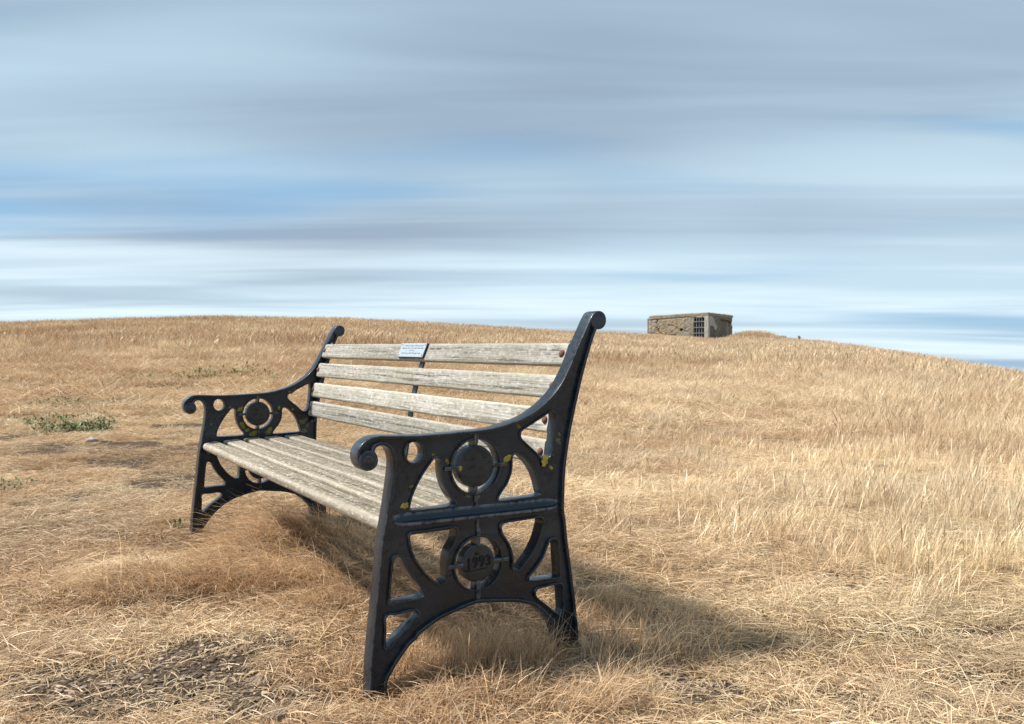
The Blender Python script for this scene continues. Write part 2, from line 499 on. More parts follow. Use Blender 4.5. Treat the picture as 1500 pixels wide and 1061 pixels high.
def iron_material():
    m, t, p = new_mat('black_painted_cast_iron')
    tc_ = t.add('ShaderNodeTexCoord').outputs['Object']
    n1 = t.noise(tc_, 7, 5, 0.6); n2 = t.noise(tc_, 60, 5, 0.65); n3 = t.noise(tc_, 330, 3, 0.6)
    col = t.mix(t.map(n1, 0.35, 0.7), (0.0045, 0.010, 0.0175), (0.013, 0.025, 0.041))
    col = t.mix(t.map(n2, 0.62, 0.84, 0, 0.4), col, (0.03, 0.031, 0.031))
    # rust and worn spots
    col = t.mix(t.map(t.noise(tc_, 22, 6, 0.7), 0.68, 0.76, 0, 0.4), col, (0.03, 0.018, 0.012))
    # paint rubbed pale along arrises, with edge highlights put into the same colour
    g = t.add('ShaderNodeNewGeometry')
    edge = t.map(g.outputs['Pointiness'], 0.515, 0.57)
    col = t.mix(t.math('MULTIPLY', edge, t.map(n2, 0.34, 0.58, 0, 0.8)), col, (0.15, 0.165, 0.18))
    col = t.mix(t.map(t.noise(tc_, 120, 2, 0.5), 0.75, 0.80, 0, 0.6), col, (0.23, 0.22, 0.19))
    t.link(col, p.inputs['Base Color'])
    t.link(t.map(n2, 0.3, 0.75, 0.24, 0.48), p.inputs['Roughness'])
    p.inputs['Specular IOR Level'].default_value = 0.24
    p.inputs['Coat Weight'].default_value = 0.28
    p.inputs['Coat Roughness'].default_value = 0.10
    bump(t, p, t.math('ADD', t.math('MULTIPLY', n2, 1.0), t.math('MULTIPLY', n3, 0.4)), 0.30, 0.003)
    return m


def wood_material(name, a, b, c, green):
    m, t, p = new_mat(name)
    oc = t.add('ShaderNodeTexCoord').outputs['Object']
    rnd = t.add('ShaderNodeObjectInfo').outputs['Random']
    off = t.add('ShaderNodeCombineXYZ')
    t.link(t.math('MULTIPLY', rnd, 31.0), off.inputs[0]); t.link(t.math('MULTIPLY', rnd, 17.0), off.inputs[1])
    va = t.add('ShaderNodeVectorMath', operation='ADD'); t.link(oc, va.inputs[0]); t.link(off.outputs[0], va.inputs[1])
    pos = va.outputs[0]
    grain = t.noise(t.mapping(pos, scale=(90, 2.2, 90)), 1.0, 6, 0.68, 0.5)
    fibre = t.noise(t.mapping(pos, scale=(420, 9, 420)), 1.0, 3, 0.6)
    blot = t.noise(t.mapping(pos, scale=(12, 4.5, 12)), 1.0, 5, 0.62)
    speck = t.noise(t.mapping(pos, scale=(110, 48, 110)), 1.0, 4, 0.75)
    col = t.mix(t.map(grain, 0.28, 0.72), a, b)
    col = t.mix(t.map(blot, 0.42, 0.68, 0, 0.75), col, c)
    col = t.mix(t.map(grain, 0.34, 0.46, 0.85, 0.0), col, (0.05, 0.043, 0.035))
    col = t.mix(t.map(speck, 0.54, 0.66, 0, 0.6), col, (0.11, 0.10, 0.08))
    col = t.mix(t.map(speck, 0.34, 0.48, 0.6, 0.0), col, (0.72, 0.69, 0.62))
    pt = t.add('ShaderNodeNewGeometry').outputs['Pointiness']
    col = t.mix(t.map(pt, 0.505, 0.56, 0, 0.6), col, (0.60, 0.56, 0.49))  # worn pale arrises that also paint in the lit slat edges
    # algae film growing in from the far end
    sy = t.add('ShaderNodeSeparateXYZ'); t.link(oc, sy.inputs[0])
    gm = t.math('MULTIPLY', t.map(blot, 0.40, 0.6), green)
    col = t.mix(gm, col, (0.20, 0.20, 0.105))
    col = t.mix(1.0, col, t.mix(t.math('FRACT', t.math('MULTIPLY', rnd, 7.31)), (0.80, 0.79, 0.78), (1.16, 1.15, 1.12)), 'MULTIPLY')
    t.link(col, p.inputs['Base Color'])
    p.inputs['Roughness'].default_value = 0.85
    p.inputs['Specular IOR Level'].default_value = 0.2
    bump(t, p, t.math('ADD', t.math('MULTIPLY', grain, 1.0), t.math('MULTIPLY', fibre, 0.6)), 0.75, 0.004)
    return m


IRON = iron_material()

WOOD_BACK = wood_material('weathered_back_wood', (0.215, 0.208, 0.192), (0.50, 0.487, 0.455), (0.37, 0.36, 0.335), 0.20)
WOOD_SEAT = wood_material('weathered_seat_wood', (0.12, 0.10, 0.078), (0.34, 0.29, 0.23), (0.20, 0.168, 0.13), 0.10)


def simple(name, col, rough=0.6, spec=0.4, metal=0.0, n=None, amt=0.3, scale=40):
    m, t, p = new_mat(name)
    oc = t.add('ShaderNodeTexCoord').outputs['Object']
    nz = t.noise(oc, scale, 5, 0.65)
    c2 = n if n else tuple(x * 0.5 for x in col)
    t.link(t.mix(t.map(nz, 0.35, 0.7), col, c2), p.inputs['Base Color'])
    p.inputs['Roughness'].default_value = rough
    p.inputs['Specular IOR Level'].default_value = spec
    p.inputs['Metallic'].default_value = metal
    bump(t, p, nz, amt, 0.004)
    return m


RUST = simple('rusty_bolt', (0.20, 0.105, 0.075), 0.8, 0.3, 0.0, (0.10, 0.05, 0.035), 0.5, 160)
LICHEN_Y = simple('yellow_lichen', (0.56, 0.46, 0.10), 0.95, 0.1, 0.0, (0.30, 0.25, 0.07), 0.9, 260)
LICHEN_G = simple('grey_green_lichen', (0.20, 0.21, 0.13), 0.95, 0.1, 0.0, (0.11, 0.12, 0.07), 0.9, 260)
LICHEN_O = simple('olive_lichen', (0.30, 0.26, 0.05), 0.95, 0.1, 0.0, (0.13, 0.118, 0.035), 0.9, 200)
PLATE = simple('brushed_plaque_metal', (0.47, 0.545, 0.61), 0.4, 0.5, 0.3, (0.38, 0.45, 0.51), 0.1, 90)
INK = simple('dark_engraving', (0.06, 0.07, 0.09), 0.6, 0.3)
DATE = simple('dark_date_iron', (0.006, 0.009, 0.013), 0.5, 0.3)  # numerals a little darker than the frame iron

O_BENCH = Vector((-0.3235 * K, 1.9673 * K, 0.0))
BENCH_RZ = math.atan2(0.52128, 0.85339)
bench = empty('park_bench', O_BENCH, BENCH_RZ)
tag(bench, 'black cast iron bench with weathered grey wooden slats and small plaque', 'bench')

outline = catmull(OUTLINE, 5)
hole_loops = {k: catmull(v, 5) for k, v in HOLES.items()}


def end_frame_mesh():
    parts = []
    mid = 0.0
    web_out = offset(outline, -0.004)
    if area(web_out) < 0: web_out = web_out[::-1]
    web_holes = [offset(L, 0.0025)[::-1] for L in hole_loops.values()]
    for k, (c, r, g) in MEDAL.items():
        web_holes.append(circle(c, g + 0.002)[::-1])
    parts.append(plate([web_out] + web_holes, 0.0115, 0.001, mid))
    # perimeter flange
    inner = offset(outline, -0.0085)
    oo = offset(outline, 0)
    parts.append(plate([oo, inner[::-1]], FLW / 2, 0.0028, mid))
    # scroll bosses: full-depth rolls at arm tip and head
    parts.append(plate([circle((-0.0015, 0.5215), 0.0225, 36)], FLW / 2 + 0.0025, 0.004, mid))
    parts.append(plate([circle((-0.0015, 0.5215), 0.0110, 28)], FLW / 2 + 0.006, 0.003, mid))
    parts.append(plate([circle((0.6480, 0.8480), 0.0245, 40)], FLW / 2 + 0.0005, 0.003, mid))
    # rims of the openings
    for k, L in hole_loops.items():
        up = k in ('oval', 'up_front', 'up_rear', 'arm')
        rim = offset(L, 0.0042 if up else 0.0052)
        parts.append(plate([rim, offset(L, 0.0)[::-1]], 0.0175 if up else 0.0200, 0.0018, mid))
    for k, (c, r, g) in MEDAL.items():
        parts.append(plate([circle(c, g + 0.0048, 56), circle(c, g, 56)[::-1]], 0.0185, 0.0018, mid))
        # outer half ring hugging the medallion from below
        arc = [(c[0] + (g + 0.022) * math.cos(a), c[1] + (g + 0.022) * math.sin(a)) for a in np.linspace(math.radians(-165), math.radians(-15), 30)]
        if k == 'upper':
            arc2 = [(c[0] + (g + 0.0185) * math.cos(a), c[1] + (g + 0.0185) * math.sin(a)) for a in np.linspace(math.radians(-15), math.radians(-165), 30)]
        # four tie bars from ring to medallion
        for ang, inner_r, outer_r in ((90, r - 0.004, g + 0.020), (-90, r - 0.004, g + 0.020), (0, r - 0.004, g + 0.020), (180, r - 0.004, g + 0.020)):
            a = math.radians(ang)
            parts.append(bar(c[0] + inner_r * math.cos(a), c[1] + inner_r * math.sin(a), c[0] + outer_r * math.cos(a), c[1] + outer_r * math.sin(a),
                             0.0095, mid - 0.0182, mid + 0.0182, 0.0025))
    # vertical cast seams
    parts.append(bar(0.281, 0.575, 0.281, 0.545, 0.011, mid - 0.0205, mid + 0.0205, 0.003))
    parts.append(bar(0.281, 0.428, 0.283, 0.386, 0.006, mid - 0.0170, mid + 0.0170, 0.002))
    parts.append(bar(0.285, 0.362, 0.2875, 0.312, 0.0065, mid - 0.0170, mid + 0.0170, 0.002))
    parts.append(bar(0.288, 0.188, 0.288, 0.156, 0.0065, mid - 0.0170, mid + 0.0170, 0.002))
    return join(parts)


FV, FF = end_frame_mesh()
frame_mesh = bpy.data.meshes.new('end_frame')
frame_mesh.from_pydata(FV.tolist(), [], FF)
frame_mesh.update()
frame_mesh.polygons.foreach_set('use_smooth', [True] * len(frame_mesh.polygons))
frame_mesh.set_sharp_from_angle(angle=math.radians(50))
frame_mesh.materials.append(IRON)


def medallion_obj(name, c, r, parent, vmid):
    V, F = join([plate([circle((0, 0), r, 56)], 0.0150, 0.0035, 0.0), plate([circle((0, 0), r - 0.0045, 56)], 0.0166, 0.0012, 0.0)])
    V = V + np.array([c[0] * K, 0.0, c[1] * K])
    o = mesh_obj(name, V, F, IRON, parent)
    return o


def year_mesh(c, side):
    """raised date on the lower medallion"""
    cu = bpy.data.curves.new('tmp', 'FONT')
    cu.body = '1993'; cu.size = 0.036 * K; cu.extrude = 0.0016 * K; cu.bevel_depth = 0.0006 * K
    cu.align_x = 'CENTER'; cu.align_y = 'CENTER'; cu.space_character = 1.10; cu.offset = 0.0003
    o = bpy.data.objects.new('tmp', cu); C.objects.link(o)
    dg = bpy.context.evaluated_depsgraph_get()
    me = bpy.data.meshes.new_from_object(o.evaluated_get(dg))
    V = np.array([v.co[:] for v in me.vertices]); F = [tuple(p.vertices) for p in me.polygons]
    bpy.data.objects.remove(o); bpy.data.curves.remove(cu); bpy.data.meshes.remove(me)
    V[:, 0] *= 0.92
    V[:, 1] += 0.06 * V[:, 0] - 14.0 * V[:, 0] ** 2 * 0.15 + 0.003
    parts = [(V, F)]
    def blk(x0, x1, y0, y1, sl=0.06):
        P = [(x0, y0 + sl * x0), (x1, y0 + sl * x1), (x1, y1 + sl * x1), (x0, y1 + sl * x0)]
        vv = [(a, b, z) for z in (-0.001, 0.0014) for a, b in P]
        return np.array(vv), [(0, 3, 2, 1), (4, 5, 6, 7), (0, 1, 5, 4), (1, 2, 6, 5), (2, 3, 7, 6), (3, 0, 4, 7)]
    parts.append(blk(-0.033, 0.024, -0.0150, -0.0136))      # underline
    parts.append(blk(-0.037, -0.024, -0.0120, -0.0100))     # foot serif of the 1
    parts.append(blk(-0.0078, -0.0042, 0.020, 0.027))       # small mark above
    parts.append(blk(-0.0105, -0.0015, 0.0225, 0.0245))
    V, F = join(parts)
    W = np.c_[(c[0] * K + V[:, 0] * side), np.full(len(V), 0.0) - side * (V[:, 2] + 0.0166 * K + 0.0004), c[1] * K + V[:, 1]]
    return W, F


def rail_mesh(side):
    """moulded rail along the frame's outside at seat height; ends tapered"""
    prof = [(-0.010, 0.394), (-0.0150, 0.391), (-0.0165, 0.3780), (-0.0195, 0.3735), (-0.0265, 0.3715), (-0.0285, 0.3695), (-0.0285, 0.3655), (-0.0260, 0.3625), (-0.0200, 0.3600), (-0.010, 0.3590)]
    us = [0.0655, 0.072, 0.085, 0.12, 0.28, 0.44, 0.498, 0.512, 0.523]
    sc = [0.15, 0.55, 0.9, 1, 1, 1, 0.9, 0.55, 0.15]
    V = []; F = []
    n = len(prof)
    for u, s in zip(us, sc):
        dz = -(u - 0.06) * 0.006
        for v, w_ in prof:
            V.append((u * K, side * (-0.012 + (v + 0.012) * s) * K, (0.376 + (w_ - 0.376) * (0.5 + 0.5 * s) + dz) * K))
    for i in range(len(us) - 1):
        for j in range(n):
            a = i * n + j; b = i * n + (j + 1) % n
            q = (a, b, b + n, a + n)
            F.append(q if side > 0 else q[::-1])
    F.append(tuple(range(n))[::-1] if side > 0 else tuple(range(n)))
    F.append(tuple(range((len(us) - 1) * n, len(us) * n)) if side > 0 else tuple(range((len(us) - 1) * n, len(us) * n))[::-1])
    return V, F


def lichen(parent, u, w_, r, mat, vface, side, seed):
    """crusty patch grown on the iron; vface is the face it sits on (frame-local)"""
    rg = random.Random(seed)
    V = []; F = []
    ph = [rg.uniform(0, 6.28) for _ in range(4)]
    NR, NA = 4, 22
    for i in range(NR + 1):
        f_ = i / NR
        for j in range(NA):
            a = 2 * math.pi * j / NA
            rr = r * f_ * (1 + 0.28 * math.sin(2 * a + ph[0]) + 0.17 * math.sin(5 * a + ph[1]) + 0.12 * math.sin(9 * a + ph[2]) * rg.uniform(0.5, 1))
            h = 0.0018 * (1 - f_ ** 3) * rg.uniform(0.5, 1.4) if i < NR else -0.0012
            V.append(((u + rr * math.cos(a)) * K, (vface - side * h) * K, (w_ + rr * math.sin(a)) * K))
    for i in range(NR):
        for j in range(NA):
            a = i * NA + j; b = i * NA + (j + 1) % NA
            F.append((a, b, b + NA, a + NA))
    o = mesh_obj('lichen', V, F, mat, parent, smooth=True)
    return o


def end_frame(vcentre, side, near):
    o = bpy.data.objects.new('end_frame', frame_mesh)
    C.objects.link(o)
    o.parent = bench
    o.location = (0, vcentre * K, 0)
    for k, (c, r, g) in MEDAL.items():
        m = medallion_obj('medallion', c, r, o, 0)
    V, F = year_mesh(MEDAL['lower'][0], side)
    yr = mesh_obj('date_numerals', V, F, DATE, o)
    V, F = rail_mesh(side)
    mesh_obj('rail', V, F, IRON, o, smooth=True).data.set_sharp_from_angle(angle=math.radians(60))
    # lugs on the inside that carry the slats
    inner = side * FLW / 2
    vv = sorted([inner - side * 0.006, inner + side * 0.030])
    P = np.array([(0.520, 0.445), (0.532, 0.470), (0.5445, 0.550), (0.560, 0.630), (0.590, 0.715), (0.612, 0.786), (0.6, 0.786), (0.578, 0.715), (0.549, 0.630), (0.534, 0.550), (0.521, 0.470), (0.5085, 0.445)])
    if area(P) < 0: P = P[::-1]
    V, F = plate([catmull(P, 4)], (vv[1] - vv[0]) / 2, 0.001, sum(vv) / 2)
    mesh_obj('back_lug', V, F, IRON, o)
    P = np.array([(0.062, 0.330), (0.48, 0.338), (0.48, 0.3555), (0.30, 0.3545), (0.115, 0.3505), (0.062, 0.341)])
    V, F = plate([P], (vv[1] - vv[0]) / 2, 0.001, sum(vv) / 2)
    mesh_obj('seat_lug', V, F, IRON, o)
    return o


near_frame = end_frame(FLW / 2, 1, True)
far_frame = end_frame(BENCH_T + FLW / 2, -1, False)
WEB_O = -0.0115
NL = [(0.4815, 0.4880, 0.0100, LICHEN_Y, -0.0178), (0.376, 0.5010, 0.0092, LICHEN_Y, WEB_O), (0.3685, 0.4975, 0.007, LICHEN_Y, WEB_O), (0.0945, 0.4085, 0.0082, LICHEN_Y, WEB_O), (0.111, 0.4520, 0.004, LICHEN_O, WEB_O),
      (0.2050, 0.5035, 0.0055, LICHEN_O, WEB_O), (0.2380, 0.4852, 0.0045, LICHEN_Y, -0.0172), (0.1685, 0.5220, 0.004, LICHEN_O, WEB_O), (0.5240, 0.5380, 0.0062, LICHEN_G, WEB_O),
      (0.5290, 0.5300, 0.0045, LICHEN_G, WEB_O), (0.5290, 0.5520, 0.0045, LICHEN_G, WEB_O), (0.5040, 0.4675, 0.0045, LICHEN_Y, WEB_O), (0.4050, 0.5790, 0.0055, LICHEN_O, WEB_O), (0.262, 0.4160, 0.0055, LICHEN_G, WEB_O),
      (0.2865, 0.4120, 0.004, LICHEN_G, -0.0172), (0.0640, 0.385, 0.003, LICHEN_G, WEB_O), (0.510, 0.500, 0.003, LICHEN_G, WEB_O)]
for i, (u, w_, r, m, vf) in enumerate(NL):
    lichen(near_frame, u, w_, r * 1.2, m, vf, 1, i)
FL = [(0.2071, 0.5089, 0.013, LICHEN_O), (0.2150, 0.4400, 0.014, LICHEN_O), (0.235, 0.418, 0.010, LICHEN_O), (0.2659, 0.4030, 0.015, LICHEN_O), (0.250, 0.400, 0.009, LICHEN_O), (0.3309, 0.4110, 0.015, LICHEN_O), (0.318, 0.402, 0.009, LICHEN_G), (0.4736, 0.4420, 0.0145, LICHEN_G),
      (0.494, 0.452, 0.009, LICHEN_G), (0.4826, 0.4030, 0.014, LICHEN_G), (0.500, 0.425, 0.009, LICHEN_G), (0.3732, 0.5086, 0.008, LICHEN_O), (0.4338, 0.5003, 0.006, LICHEN_O), (0.1629, 0.5193, 0.005, LICHEN_O), (0.4250, 0.5760, 0.010, LICHEN_O), (0.441, 0.585, 0.007, LICHEN_O), (0.085, 0.45, 0.005, LICHEN_G), (0.1, 0.41, 0.004, LICHEN_G)]
for i, (u, w_, r, m) in enumerate(FL):
    lichen(far_frame, u, w_, r, m, -0.0115, 1, 100 + i)


# ---------------------------------------------------------------- slats
def slat_mesh(cx_, cw, width, thick, tilt, v0, v1, seed, nose=False):
    """plank with rounded arrises and slightly uneven surfaces; returns verts, faces (bench-local metres)"""
    rad = 0.0085
    prof = []
    hw, ht = width / 2, thick / 2
    for (sx_, sy_, a0) in ((1, 1, 0), (-1, 1, 90), (-1, -1, 180), (1, -1, 270)):
        r = rad
        if nose and sx_ < 0 and sy_ > 0: r = 0.016
        if nose and sx_ < 0 and sy_ < 0: r = 0.009
        r = min(r, ht * 0.98)
        for k in range(4):
            a = math.radians(a0 + 30 * k)
            prof.append((sx_ * (hw - r) + r * math.cos(a), sy_ * (ht - r) + r * math.sin(a)))
    # extra points along the broad faces
    full = []
    n0 = len(prof)
    for i in range(n0):
        p, q = prof[i], prof[(i + 1) % n0]
        full.append(p)
        L = math.dist(p, q)
        if L > 0.02:
            for k in range(1, 4): full.append((p[0] + (q[0] - p[0]) * k / 4, p[1] + (q[1] - p[1]) * k / 4))
    full = np.array(full); n = len(full)
    NS = 90
    vs_ = np.linspace(v0, v1, NS)
    c, s = math.cos(tilt), math.sin(tilt)
    V = []
    for i, v in enumerate(vs_):
        nz = (vnoise(full[:, 0] * 60 + seed * 7, np.full(n, v * 14.0) + seed, seed, 2) - 0.5) * 0.0022
        nz2 = (vnoise(np.full(n, 3.0), np.full(n, v * 3.0), seed + 5, 2) - 0.5) * 0.004
        sag = 0.0
        f = 1 + nz / np.maximum(np.linalg.norm(full, axis=1), 0.008)
        x = full[:, 0] * f; y = full[:, 1] * f + nz2
        if i in (0, NS - 1):
            x = x * 0.985; y = y * 0.93
        U = cx_ + x * c - y * s; Wd = cw + x * s + y * c
        V += [(a * K, v * K, b * K) for a, b in zip(U, Wd)]
    F = []
    for i in range(NS - 1):
        for j in range(n):
            a = i * n + j; b = i * n + (j + 1) % n
            F.append((a, a + n, b + n, b))
    F.append(tuple(range(n))); F.append(tuple(range((NS - 1) * n, NS * n))[::-1])
    return V, F


def flip_check(o):
    bm = bmesh.new(); bm.from_mesh(o.data); bmesh.ops.recalc_face_normals(bm, faces=bm.faces); bm.to_mesh(o.data); bm.free()


V0, V1 = FLW + 0.0015, BENCH_T - 0.0015
BACK = [((0.5850, 0.7900), (0.5600, 0.7295)), ((0.5510, 0.7055), (0.5330, 0.6450)), ((0.5255, 0.6180), (0.5115, 0.5550)), ((0.5100, 0.5370), (0.4995, 0.4710))]
TB = 0.0215
back_slats = []
for i, (top, bot) in enumerate(BACK):
    top = np.array(top); bot = np.array(bot)
    d = top - bot; wd = np.linalg.norm(d); d /= wd
    nb = np.array([d[1], -d[0]])                     # towards the rear
    c = (top + bot) / 2 + nb * TB / 2
    V, F = slat_mesh(c[0], c[1], wd, TB, math.atan2(d[1], d[0]), V0, V1, 10 + i)
    o = mesh_obj('back_slat', V, F, WOOD_BACK, bench, smooth=True)
    flip_check(o); o.data.set_sharp_from_angle(angle=math.radians(55))
    back_slats.append((o, top, bot, d, nb))
SEAT = [(0.0475, 0.1080, 0.3615, True), (0.1300, 0.1930, 0.3680, False), (0.2165, 0.2805, 0.3715, False), (0.3035, 0.3675, 0.3730, False), (0.3905, 0.4550, 0.3740, False)]
TS = 0.030
seat_slats = []
for i, (u0, u1, wc, nose) in enumerate(SEAT):
    tilt = math.radians((9, 4, 3, 2, 1)[i])
    V, F = slat_mesh((u0 + u1) / 2, wc, u1 - u0, TS, tilt, V0, V1, 20 + i, nose)
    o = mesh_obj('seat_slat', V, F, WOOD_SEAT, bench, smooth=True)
    flip_check(o); o.data.set_sharp_from_angle(angle=math.radians(55))
    seat_slats.append(o)


# bolts through the slats at both ends (domed heads)
def dome(name, parent, pos, nrm, r, mat, h=0.5):
    bm = bmesh.new()
    bmesh.ops.create_uvsphere(bm, u_segments=14, v_segments=8, radius=1.0)
    q = Vector(nrm).to_track_quat('Z', 'Y').to_matrix().to_4x4()
    M = Matrix.Translation(Vector(pos)) @ q @ Matrix.Diagonal((r, r, r * h, 1))
    bmesh.ops.transform(bm, matrix=M, verts=bm.verts)
    return bm_obj(name, bm, mat, parent, smooth=True)


for o, top, bot, d, nb in back_slats:
    for v in (FLW + 0.016, BENCH_T - 0.016):
        c = (top + bot) / 2 - nb * 0.0005
        dome('bolt', o, (c[0] * K, v * K, c[1] * K), (-nb[0], 0, -nb[1]), 0.0105 * K, RUST, 0.7)
        c2 = (top + bot) / 2 + nb * (TB + 0.013)
for i, o in enumerate(seat_slats):
    u0, u1, wc, nose = SEAT[i]
    for v in (FLW + 0.016, BENCH_T - 0.016):
        dome('bolt', o, ((u0 + u1) / 2 * K, v * K, (wc + TS / 2 - 0.001) * K), (0, 0, 1), 0.007 * K, RUST, 0.45)

# middle strap behind the back and under the seat
pts = [(0.6085, 0.787), (0.583, 0.724), (0.560, 0.655), (0.542, 0.585), (0.531, 0.510), (0.523, 0.450), (0.512, 0.385), (0.490, 0.352), (0.455, 0.3500), (0.30, 0.3480), (0.12, 0.3440), (0.075, 0.3420)]
pp = np.array(pts)
tg = np.gradient(pp, axis=0); tg /= np.linalg.norm(tg, axis=1)[:, None]; nn = np.c_[-tg[:, 1], tg[:, 0]]
loop = np.vstack([pp, (pp + nn * -0.006)[::-1]]) if False else np.vstack([pp, (pp - nn * 0.0 + np.c_[tg[:, 1], -tg[:, 0]] * -0.006)[::-1]])
if area(loop) < 0: loop = loop[::-1]
V, F = plate([loop], 0.016, 0.0008, 0.942)
mesh_obj('centre_strap', V, F, IRON, bench)

# plaque screwed to the top slat
o1, top, bot, d, nb = back_slats[0]
def plaque_box(v0, v1, s0, s1, n0, n1):
    """box on the slat face: along v, up the face s (0 bottom..1 top in bench units), out of the face n"""
    P = []
    for n_ in (n0, n1):
        for v, s in ((v0, s0), (v1, s0), (v1, s1), (v0, s1)):
            q = bot + d * s - nb * n_
            P.append((q[0] * K, v * K, q[1] * K))
    return P, [(0, 1, 2, 3), (7, 6, 5, 4), (0, 4, 5, 1), (1, 5, 6, 2), (2, 6, 7, 3), (3, 7, 4, 0)]
V, F = plaque_box(0.884, 1.095, 0.0085, 0.0625, -0.0003, 0.0055)
backing = mesh_obj('plaque', V, F, simple('plaque_back', (0.02, 0.02, 0.022), 0.5), bench)
flip_check(backing)
V, F = plaque_box(0.889, 1.095, 0.0105, 0.0625, 0.0050, 0.0068)
pf = mesh_obj('face_plate', V, F, PLATE, backing)
flip_check(pf)
rg = random.Random(5)
VV = []; FF_ = []
def put(v0, v1, s0, s1):
    global VV, FF_
    V, F = plaque_box(v0, v1, s0, s1, 0.0064, 0.0072)
    n = len(VV); VV += V; FF_ += [tuple(i + n for i in f) for f in F]
# worn, unreadable lettering: four short centred lines of marks
for s, a, b, hgt in ((0.0510, 0.910, 1.068, 0.0048), (0.0418, 0.905, 1.080, 0.0044), (0.0330, 0.975, 1.012, 0.0040), (0.0225, 0.915, 1.070, 0.0048)):
    v = a
    while v < b:
        word = rg.uniform(0.012, 0.026)
        e = min(b, v + word)
        x = v
        while x < e:
            wch = rg.uniform(0.0018, 0.0034)
            hh = hgt * rg.choice((0.55, 0.8, 1.0)); y0 = s + rg.choice((0, 0, hgt * 0.3))
            put(x, x + wch * 0.7, y0, y0 + hh * 0.7)
            if rg.random() < 0.5: put(x, x + wch * 1.2, y0, y0 + 0.0011)
            x += wch + 0.0012
        v = e + rg.uniform(0.004, 0.008)
en = mesh_obj('engraving', VV, FF_, INK, backing)
flip_check(en)
for v in (0.896, 1.088):
    for s in (0.0165, 0.0560):
        q = bot + d * s - nb * 0.0066
        dome('screw', backing, (q[0] * K, v * K, q[1] * K), (-nb[0], 0, -nb[1]), 0.0028, INK, 0.5)


# ------------------------------------------------------------------ old concrete pillbox on the crest
def P_at(px, py, Y):
    r = ray(px, py)
    return Vector((r.x / r.y * Y, Y, CAM_H + r.z / r.y * Y))


BY = 62.0 * K
A0 = P_at(1037.5, 494, BY)                 # near corner
PHI = math.radians(35)
LDIR = Vector((-math.cos(PHI), math.sin(PHI), 0)); RDIR = Vector((math.sin(PHI), math.cos(PHI), 0))
LEN_L, LEN_R = 4.69 * K, 4.8 * K
TOPZ = {'near': P_at(1037, 457.2, BY).z, 'left': P_at(948, 462.6, 64.7 * K).z, 'right': P_at(1072, 461.5, 65.9 * K).z}
TOPZ['back'] = TOPZ['left'] + TOPZ['right'] - TOPZ['near']
bunker = empty('pillbox', (A0.x, A0.y, 0))
tag(bunker, 'small ruined concrete and stone pillbox with barred doorway on hill crest', 'bunker')
BASE = A0.z - 0.45


def concrete(name, a, b, c, patch):
    m, t, p = new_mat(name)
    g = t.add('ShaderNodeTexCoord').outputs['Object']
    n1 = t.noise(g, 0.9, 5, 0.6); n2 = t.noise(g, 4.5, 6, 0.7); n3 = t.noise(t.mapping(g, scale=(1, 1, 2.2)), 11, 5, 0.7)
    vor = t.add('ShaderNodeTexVoronoi', feature='DISTANCE_TO_EDGE')
    t.link(t.mapping(g, scale=(1, 1, 1.7)), vor.inputs['Vector']); vor.inputs['Scale'].default_value = 4.2
    col = t.mix(t.map(n1, 0.36, 0.62), a, b)
    col = t.mix(t.map(n2, 0.42, 0.66, 0, 0.85), col, c)
    col = t.mix(t.map(n3, 0.30, 0.44, 0.75, 0), col, (0.05, 0.042, 0.032))
    col = t.mix(t.map(vor.outputs[0], 0.0, 0.07, 0.45 * patch, 0), col, (0.06, 0.05, 0.038))
    t.link(col, p.inputs['Base Color'])
    p.inputs['Roughness'].default_value = 0.95
    p.inputs['Specular IOR Level'].default_value = 0.15
    bump(t, p, t.math('ADD', n3, n2), 0.8, 0.08)
    return m


CON_L = concrete('rubble_concrete', (0.43, 0.34, 0.225), (0.37, 0.345, 0.30), (0.24, 0.215, 0.175), 0.6)
CON_R = concrete('dark_render', (0.21, 0.19, 0.155), (0.29, 0.265, 0.225), (0.15, 0.137, 0.11), 0.5)
CON_T = concrete('roof_concrete', (0.31, 0.285, 0.235), (0.36, 0.335, 0.29), (0.23, 0.21, 0.175), 0.2)
CON_P = concrete('pale_concrete', (0.46, 0.44, 0.40), (0.52, 0.50, 0.46), (0.38, 0.36, 0.32), 0.0)
DARK = simple('dark_interior', (0.02, 0.018, 0.015), 1.0, 0.0)
GALV = simple('galvanised_bars', (0.42, 0.44, 0.46), 0.5, 0.4, 0.3)


